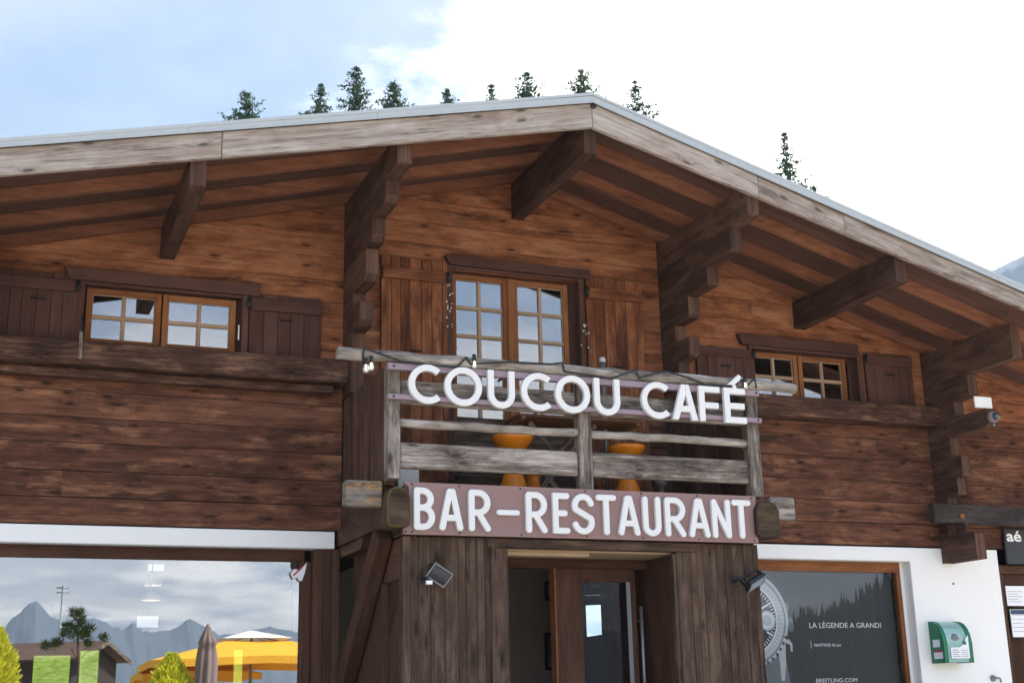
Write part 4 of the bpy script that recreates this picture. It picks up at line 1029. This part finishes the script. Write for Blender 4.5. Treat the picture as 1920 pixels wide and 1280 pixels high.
mb = MB(); mb.box(6.06, 6.085, 12.97, 13.02, 1.2, 2.48); mb.box(6.32, 6.345, 12.97, 13.02, 1.2, 2.48); mb.box(6.085, 6.32, 12.99, 13.02, 1.2, 1.86); mb.build('frame', 'interior_dark', mr)
def picture(px, py0, py1, Y, w, lab):
    a, b = at(px, py0, Y), at(px, py1, Y); t = empty('picture', (a.x, Y, b.z), lab, 'picture', 'framed pictures in the hall')
    mb = MB(); mb.box(a.x-w/2, a.x+w/2, Y, Y+.03, b.z, a.z); mb.build('frame', 'p_dark', t)
    mb = MB(); mb.box(a.x-w/2+.03, a.x+w/2-.03, Y-.004, Y-.0005, b.z+.03, a.z-.03); mb.build('print', 'grey_round', t)
picture(1038, 1090, 1125, 14.55, .22, 'small framed picture high up, seen through the entrance left of the door stile')
picture(1038, 1185, 1255, 14.55, .22, 'larger framed brown picture lower down, left of the entrance door stile')
p = at(1158, 1086, 13.2); gl = empty('globe_lamp', p, 'pale round lamp hanging inside the entrance hall', 'lamp')
mb = MB(); mb.lathe([(0, -.08), (.05, -.065), (.08, 0), (.05, .065), (0, .08)], p, 18); mb.build('globe', 'canvas_white', gl)
mb = MB(); mb.tube([p+Vector((0, 0, .08)), (p.x, p.y, 2.81)], .006, 6); mb.build('cord', 'rubber', gl)
p = at(1164, 1232, 13.4); mb = MB(); mb.lathe([(.06, -.10), (.065, .08), (.03, .12), (0, .125)], p, 16); tag(mb.build('fire_extinguisher', 'red'), 'dull red cylinder on the hall wall, glimpsed through the entrance door', 'extinguisher')

# ------------------------------------------------------------------ ground, slope, mountains
def terrain_h(x, y):
    h = 0.0
    if y > 23: h = .20*(y-23)*min(1, (y-23)/6) if y < 90 else .20*67+.10*(y-90)
    if y > 23 and x > 30: h *= max(.3, 1-(x-30)/90)
    if y < -30: h = -.10*(-30-y) if y > -400 else -37.0
    return h
gx = sorted(set(list(np.arange(-60, 100, 4.0)) + [-3000, -1200, -500, -220, -120, 150, 230, 500, 1200, 3000]))
gy = sorted(set(list(np.arange(-40, 100, 3.0)) + [-3100, -1500, -800, -400, -200, -110, -70, 130, 200, 350, 700, 1500, 3100]))
mb = MB()
vs = [(x, y, terrain_h(x, y) + (mnoise.noise(Vector((x*.11, y*.11, 0)))*.35 if y > 24 else 0)) for y in gy for x in gx]
me = bpy.data.meshes.new('ground'); nx = len(gx)
me.from_pydata(vs, [], [(j*nx+i, j*nx+i+1, (j+1)*nx+i+1, (j+1)*nx+i) for j in range(len(gy)-1) for i in range(nx-1)])
me.materials.append(MAT['ground']); me.polygons.foreach_set('use_smooth', [True]*len(me.polygons))
ground = bpy.data.objects.new('ground', me); col.objects.link(ground); tag(ground, 'gravel forecourt and green meadow slope', None, kind='structure')

def ridge(name, pts, depth, base, label, mat='rock', rough=1.0, sub=7, crag=0.0):
    """mountain range through crest points; slopes fall to both sides of the crest"""
    fine = []
    for i in range(len(pts)-1):
        a, b = Vector(pts[i]), Vector(pts[i+1])
        for k in range(sub):
            q = a.lerp(b, k/sub); d = (b-a).length
            c = mnoise.noise(q*(6.0/d))*d*.06*rough + mnoise.noise(q*(19.0/d))*d*.03*rough
            c += crag*(mnoise.noise(q/16.0)*1.5 + mnoise.noise(q/6.0)*.9 + mnoise.noise(q/45.0)*1.5); fine.append((q, c))
    fine.append((Vector(pts[-1]), 0))
    rows = [-1, -.8, -.6, -.45, -.33, -.24, -.17, -.12, -.08, -.05, -.025, 0, .05, .2, .5, 1]
    out_v = []; away = Vector((0, -1, 0)) if fine[0][0].y < 0 else Vector((.5, .86, 0))
    for q, c in fine:
        for t in rows:
            p = q + away*(depth*t); H = q.z-base
            p.z = base+H*(1-abs(t))**1.25 + c*max(0, 1-abs(t)*7)
            if t not in (0, 1, -1):
                w = min(1, abs(t)*6)
                p.z += H*w*(1-abs(t))*(.16*mnoise.noise(p*(5.0/depth)) + .09*mnoise.noise(p*(17.0/depth)) + .05*mnoise.noise(p*(50.0/depth)))
            out_v.append(p)
    n = len(rows); fs = [(i*n+j, (i+1)*n+j, (i+1)*n+j+1, i*n+j+1) for i in range(len(fine)-1) for j in range(n-1)]
    m_ = bpy.data.meshes.new(name); m_.from_pydata([tuple(p) for p in out_v], [], fs); m_.materials.append(MAT[mat])
    m_.polygons.foreach_set('use_smooth', [True]*len(m_.polygons))
    o_ = bpy.data.objects.new(name, m_); col.objects.link(o_); return tag(o_, label, None, kind='structure')
prof = [(-260, 1200), (-120, 1168), (-60, 1195), (0, 1192), (18, 1165), (35, 1150), (52, 1133), (66, 1130), (80, 1135), (92, 1152), (105, 1160), (130, 1164), (148, 1166), (160, 1160), (172, 1156), (186, 1163), (204, 1172), (230, 1179), (246, 1170), (256, 1171), (268, 1182), (300, 1184), (322, 1180), (338, 1172), (350, 1162), (360, 1161), (372, 1168), (392, 1180), (410, 1188), (460, 1186), (490, 1176), (506, 1172), (525, 1178), (555, 1188), (640, 1195), (760, 1170), (900, 1190), (1020, 1150), (1130, 1185), (1300, 1150), (1500, 1170), (1800, 1120), (2100, 1170)]
ridge('mountain', [mirrored(x, y, -2300) for x, y in prof], 900, -300, 'blue-grey jagged mountain range mirrored in the shop windows', sub=9, crag=2.6)
ridge('mountain', [at(x, y, 700) for x, y in ((1250, 1000), (1450, 800), (1600, 690), (1700, 620), (1790, 552), (1862, 507), (1892, 492), (1925, 476), (1990, 458), (2080, 475), (2200, 520), (2400, 640), (2650, 760), (3000, 900))], 240, -30, 'hazy blue mountain shoulder beyond the right end of the roof')

# ------------------------------------------------------------------ spruces behind the roof
def spruce(px, py, Y, k, label, taper=1.0, dens=1.0, lean=0.0):
    top = at(px, py, Y); gz = terrain_h(top.x, Y)-.3; H = top.z-gz
    base = Vector((top.x, Y, gz)); t = empty('spruce_tree', base, label, 'tree', 'spruces behind the chalet roof')
    mb = MB(); mb.tube([base, base+Vector((0, 0, H*.5)), base+Vector((0, 0, H*.995))], [.22, .13, .012], 8); mb.build('trunk', 'bark', t)
    mb = MB(); d = .12
    while d < H-1.5:
        r = min(1.25*k*d**taper + .08, 3.0); nb = int(random.choice((4, 5, 6, 6))*dens)
        a0 = random.random()*6.28
        for b in range(nb):
            if random.random() < .07 and d > .5: continue
            a = a0 + 6.283*b/nb + random.uniform(-.3, .3); l = r*random.uniform(.45, 1.28)
            dirh = Vector((math.cos(a), math.sin(a), 0)); droop = random.uniform(-.12, .22) if d > 1 else -.35
            p0 = Vector((top.x, Y, top.z-d))
            n = max(3, int(l/.13)); 
            for i in range(n):
                s = (i+.6)/n; c = p0 + dirh*(l*s) + Vector((0, 0, -droop*l*s + .22*l*s*s))
                w = (.13+.14*(1-s))*min(1, .5+l*.55); rn = random.random(); fine_ = d < 5.5
                for q in range(8 if fine_ else 4):
                    off = Vector((random.gauss(0, 1), random.gauss(0, 1), random.gauss(0, .7))) * w*.55
                    u = (Vector((random.gauss(0, 1), random.gauss(0, 1), random.gauss(0, .8))).normalized()+dirh*.5)*w*random.uniform(.5, 1.0)*(.62 if fine_ else 1.1)
                    v = u.cross(Vector((random.gauss(0, 1), random.gauss(0, 1), random.gauss(0, 1)))).normalized()*w*random.uniform(.22, .42)
                    e = c+off*.8; mb.poly([e-u*.5-v*.3, e+v*.1-u*.1-v, e+u*.9, e+v], None, min(1, max(0, rn*.6+random.random()*.4)))
        d += random.uniform(.18, .27)*(1+min(d, 5)*.18) if d < 5 else .8
    mb.build('crown', 'spruce', t)
    return t
random.seed(21)
spruce(463, 174, 50, .52, 'small bushy treetop furthest left above the roof edge', .85)
spruce(602, 157, 50, .36, 'slim pointed spruce top just left of the tallest treetop', 1.15)
spruce(668, 126, 48, .40, 'tallest and fullest spruce top, left of the roof apex', .95, 1.2)
spruce(738, 154, 52, .48, 'green triangular spruce top right of the tallest treetop', 1.0, 1.2)
spruce(839, 167, 52, .42, 'small dark spruce tip between the triangular treetop and the roof apex', 1.25)
spruce(921, 159, 54, .30, 'tiny narrow spruce tip left of the broad treetop', 1.0)
spruce(988, 136, 50, .60, 'broad spreading spruce top left of the roof apex', .9, 1.1)
spruce(1089, 131, 50, .55, 'spruce top directly above the roof apex', 1.1)
spruce(1190, 151, 49, .36, 'thin open spruce top on the right slope beside the apex', 1.0, .8)
spruce(1470, 249, 46, .30, 'tall lone spruce rising over the right roof slope', .9, .85)
spruce(1525, 349, 46, .5, 'tiny spruce tip just clear of the right roof slope', 1.0)

# ------------------------------------------------------------------ behind the camera: what the shop windows mirror
def hut():
    Y = -14.0; ap = mirrored(202, 1204, Y); ev = mirrored(254, 1239, Y)
    th = math.radians(33); ux = Vector((math.cos(th), math.sin(th), 0)); uy = Vector((-math.sin(th), math.cos(th), 0)); upv = Vector((0, 0, 1))
    hs = (ev.x-ap.x)/math.sin(th); dzv = ap.z-ev.z; Lh = 5.5
    t = empty('wooden_hut', (ap.x-2, Y-1.5, 0), 'dark wooden hut with a brown shingle roof mirrored in the big shop window', 'hut')
    mb = MB()
    for sg in (1, -1): mb.obox(ap, -ux*Lh, uy*(hs*sg)-upv*dzv, upv*.06)
    mb.build('roof', 'hut_roof', t)
    for sg in (1, -1):
        mb = MB(); mb.obox(ap+ux*.003-upv*.06, ux*.03, uy*(hs*sg)-upv*dzv, upv*.11); mb.build('barge_board', 'grey_wood', t)
    mb = MB(); w_ = hs*.88; zt = ap.z-dzv*.9; zb = -.2
    q = lambda a, b, z: Vector((ap.x, ap.y, 0))-ux*a+uy*b+upv*z
    g = [q(.35, w_, zb), q(.35, -w_, zb), q(.35, -w_, zt), q(.35, 0, ap.z-.04), q(.35, w_, zt)]
    g2 = [p-ux*(Lh-.7) for p in g]
    mb.poly(g[::-1]); mb.poly(g2)
    for i in range(5): j = (i+1) % 5; mb.poly([g[i], g[j], g2[j], g2[i]])
    mb.build('wall', 'interior_dark', t)
hut()
def pine():
    Y = -11.0; b = mirrored(145, 1290, Y); top = mirrored(145, 1146, Y); t = empty('mountain_pine', (b.x, Y, 0), 'small tufted mountain pine in front of the hut, mirrored in the shop window', 'tree')
    mb = MB(); mb.tube([(b.x, Y, -.05), (b.x+.04, Y, 2.0), (top.x, Y, top.z-.1)], [.07, .055, .015], 8); mb.tube([(b.x+.03, Y, 2.4), (b.x-.2, Y, 2.75)], .02, 6); mb.tube([(b.x+.03, Y, 2.5), (b.x+.35, Y, 2.9)], .02, 6); mb.build('trunk', 'bark', t)
    mb = MB()
    for px, py, r in ((138, 1150, .13), (150, 1150, .13), (147, 1160, .2), (152, 1166, .17), (128, 1175, .18), (135, 1183, .2), (148, 1180, .22), (160, 1186, .16), (168, 1180, .14), (122, 1190, .15), (160, 1194, .14), (143, 1192, .2), (85, 1212, .12), (100, 1210, .15), (110, 1206, .12), (195, 1197, .1), (166, 1208, .1)):
        c = mirrored(px, py, Y+random.uniform(-.3, .3))
        for q in range(75):
            d = Vector((random.gauss(0, 1), random.gauss(0, 1), random.gauss(.2, 1))).normalized(); p0 = c+d*r*random.uniform(.2, .7); u = (d+Vector((random.gauss(0, .35), random.gauss(0, .35), .75))).normalized()*.17; v = u.orthogonal().normalized()*.013
            mb.poly([p0-v, p0+v, p0+u], None, random.random())
    mb.build('crown', 'pine', t)
pine()
p = mirrored(118, 1097, -36); mb = MB(); mb.tube([(p.x, -36, -4), (p.x, -36, p.z)], .035, 6); mast = tag(mb.build('radio_mast', 'grey_metal'), 'thin mast with two crossbars mirrored against the sky in the shop window', 'mast')
mb = MB()
for dz_ in (.10, .30): mb.tube([(p.x-.25, -36, p.z-dz_), (p.x+.25, -36, p.z-dz_)], .03, 6)
mb.build('crossbar', 'grey_metal', mast)
def parasol(px_l, px_r, py_e, px_t, py_t, Y, label, vent):
    a, b, tp = mirrored(px_l, py_e, Y), mirrored(px_r, py_e, Y), mirrored(px_t, py_t, Y)
    cx, hw = (a.x+b.x)/2, (b.x-a.x)/2; ze = a.z; zt = tp.z; t = empty('yellow_parasol', (cx, Y, -.1), label, 'parasol', 'yellow parasols mirrored in the window')
    cr = [(cx-hw, Y-hw, ze), (cx+hw, Y-hw, ze), (cx+hw, Y+hw, ze), (cx-hw, Y+hw, ze)]; v = .30
    up_ = [(cx+(q[0]-cx)*v, Y+(q[1]-Y)*v, zt-(zt-ze)*.36) for q in cr]
    mb = MB()
    for i in range(4):
        j = (i+1) % 4; m0 = (Vector(cr[i])+Vector(cr[j]))/2+Vector((0, 0, .07)); mu = (Vector(up_[i])+Vector(up_[j]))/2-Vector((0, 0, .03))
        mb.poly([cr[i], m0, mu, up_[i]]); mb.poly([m0, cr[j], up_[j], mu])
        mb.poly([Vector(cr[i])-Vector((0, 0, .16)), Vector(m0)-Vector((0, 0, .16)), m0, cr[i]]); mb.poly([Vector(m0)-Vector((0, 0, .16)), Vector(cr[j])-Vector((0, 0, .16)), cr[j], m0])
    mb.build('canopy', 'canvas_yellow', t)
    mb = MB(); v2 = .35
    vc = [(cx+(q[0]-cx)*v2, Y+(q[1]-Y)*v2, zt-(zt-ze)*.29) for q in cr]
    for i in range(4): mb.poly([vc[i], vc[(i+1) % 4], (cx, Y, zt)])
    mb.build('vent_cap', vent, t)
    mb = MB(); mb.tube([(cx, Y, -.1), (cx, Y, zt-.05)], .035, 10); mb.build('pole', 'grey_metal', t)
    mb = MB()
    for i in range(4): mb.tube([(cx, Y, zt-.12), Vector(cr[i])-Vector((0, 0, .03))], .015, 6)
    mb.build('rib', 'grey_metal', t)
parasol(280, 650, 1243, 463, 1181, -6.5, 'large square yellow parasol with a cream vent cap mirrored in the shop window', 'canvas_white')
parasol(256, 470, 1266, 360, 1236, -9.5, 'lower yellow parasol behind the large one, mirrored in the shop window', 'canvas_yellow')
def closed():
    Y = -2.2; p = mirrored(390, 1173, Y); z0 = .75; mb = MB(); H = p.z
    prof_ = [(0.10, z0), (.16, z0+.15), (.19, 1.35), (.185, 1.7), (.19, 2.0), (.175, 2.25), (.14, 2.42), (.165, 2.44), (.13, 2.55), (.075, 2.68), (.04, H)]
    seg = 40; rings = []
    for r, z in prof_:
        rings.append([Vector((p.x+math.cos(6.283*k/seg)*r*(1+.16*math.sin(8*6.283*k/seg+z*.8)), Y+math.sin(6.283*k/seg)*r*(1+.16*math.sin(8*6.283*k/seg+z*.8)), z)) for k in range(seg)])
    for i in range(len(rings)-1):
        for k in range(seg): mb.poly([rings[i][k], rings[i][(k+1) % seg], rings[i+1][(k+1) % seg], rings[i+1][k]], None, .5, True)
    t = empty('closed_parasol', (p.x, Y, 0), 'furled taupe parasol mirrored in front of the yellow parasols', 'parasol')
    mb.build('canopy', 'canvas_taupe', t); mb = MB(); mb.tube([(p.x, Y, 0), (p.x, Y, H+.04)], .03, 10); mb.build('pole', 'grey_metal', t)
    mb = MB(); mb.lathe([(.30, 0), (.30, .06), (.05, .09), (.05, .3)], (p.x, Y, 0), 20); mb.build('base', 'grey_metal', t)
closed()
def thuja(px, py, Y, hw, label):
    p = mirrored(px, py, Y); H = p.z; t = empty('thuja_shrub', (p.x, Y, 0), label, 'shrub', 'golden thuja shrubs mirrored in the window')
    mb = MB(); mb.tube([(p.x, Y, .3), (p.x, Y, H*.9)], [.03, .008], 6); mb.build('stem', 'bark', t)
    mb = MB()
    for q in range(4200):
        z = .35+(H-.35)*random.random()**.9; s = (H-z)/(H-.35); r = hw*min(1.0, 2.7*s**.8)*random.uniform(.5, 1.0); a = random.random()*6.283; r *= 1+.28*mnoise.noise(Vector((a*1.6, z*5, px*.1)))+.16*mnoise.noise(Vector((a*5, z*14, px*.1)))
        c = Vector((p.x+math.cos(a)*r, Y+math.sin(a)*r, z)); o_ = Vector((math.cos(a), math.sin(a), random.uniform(.6, 1.8))).normalized()
        u = o_*random.uniform(.07, .16); v = o_.cross(Vector((random.gauss(0, 1), random.gauss(0, 1), random.gauss(0, 1)))).normalized()*.022
        mb.poly([c-v*.5, c+u*.5-v, c+u, c+u*.5+v, c+v*.5], None, random.random())
    mb.build('foliage', 'thuja', t)
    mb = MB(); mb.lathe([(.20, 0), (.26, .36), (.24, .36), (.22, .30), (0, .30)], (p.x, Y, 0), 20); mb.build('pot', 'p_mid', t)
thuja(-5, 1182, -2.5, .42, 'tall golden thuja at the left edge of the picture, mirrored in the window')
thuja(322, 1230, -2.5, .36, 'lower golden thuja beside the furled parasol, mirrored in the window')

# dark wooded ridge mirrored in the poster window: too many trees to count
random.seed(5)
def mir2(px, py, Y):
    p = at(px, py, 2*12.15-Y); p.y = Y; return p
mb = MB(); crest = [(1180, 1215), (1380, 1170), (1480, 1150), (1550, 1128), (1612, 1112), (1640, 1092), (1672, 1062), (1700, 1050), (1760, 1030), (1850, 1000), (1960, 990)]
for i in range(len(crest)-1):
    for q in range(170):
        s = random.random(); px_ = crest[i][0]+(crest[i+1][0]-crest[i][0])*s; py_ = crest[i][1]+(crest[i+1][1]-crest[i][1])*s
        Y = -random.uniform(60, 70); k = random.random()**1.5
        p = mir2(px_, py_+7, Y); zb = -4; zt = zb+(p.z-zb)*(1-k*.8)+random.uniform(-.5, .6); h = random.uniform(3.5, 6); r = h*.24
        for lay in range(5):
            z0 = zt-h*(lay+1.3)/5.5; z1 = z0+h*.34; rr = r*(lay+1)/5*random.uniform(.8, 1.15); a0 = random.random()*6
            for e in range(7):
                a, b = a0+6.283*e/7, a0+6.283*(e+.75)/7
                mb.poly([(p.x+math.cos(a)*rr, Y+math.sin(a)*rr, z0-random.random()*.2), (p.x+math.cos(b)*rr, Y+math.sin(b)*rr, z0), (p.x, Y, z1)], None, random.random())
tag(mb.build('forest', 'wood_far'), 'dark spruce wood on a ridge mirrored in the poster window', None, kind='stuff')
ridge('hill', [mir2(x, y+20, -68) for x, y in crest], 14, -6, 'dark wooded hillside mirrored in the poster window', 'wood_far', rough=.5, sub=3)

# ------------------------------------------------------------------ air
hm = new_mat('mountain_air')
pv_ = N('ShaderNodeVolumePrincipled'); pv_.inputs['Density'].default_value = HAZE; pv_.inputs['Color'].default_value = (.62, .76, .95, 1); pv_.inputs['Anisotropy'].default_value = .0
L(pv_.outputs[0], N('ShaderNodeOutputMaterial').inputs['Volume'])
mb = MB(); mb.box(-3400, 3700, -3600, 3700, -400, 470)
tag(mb.build('haze', hm), 'thin blue mountain air', None, kind='stuff')
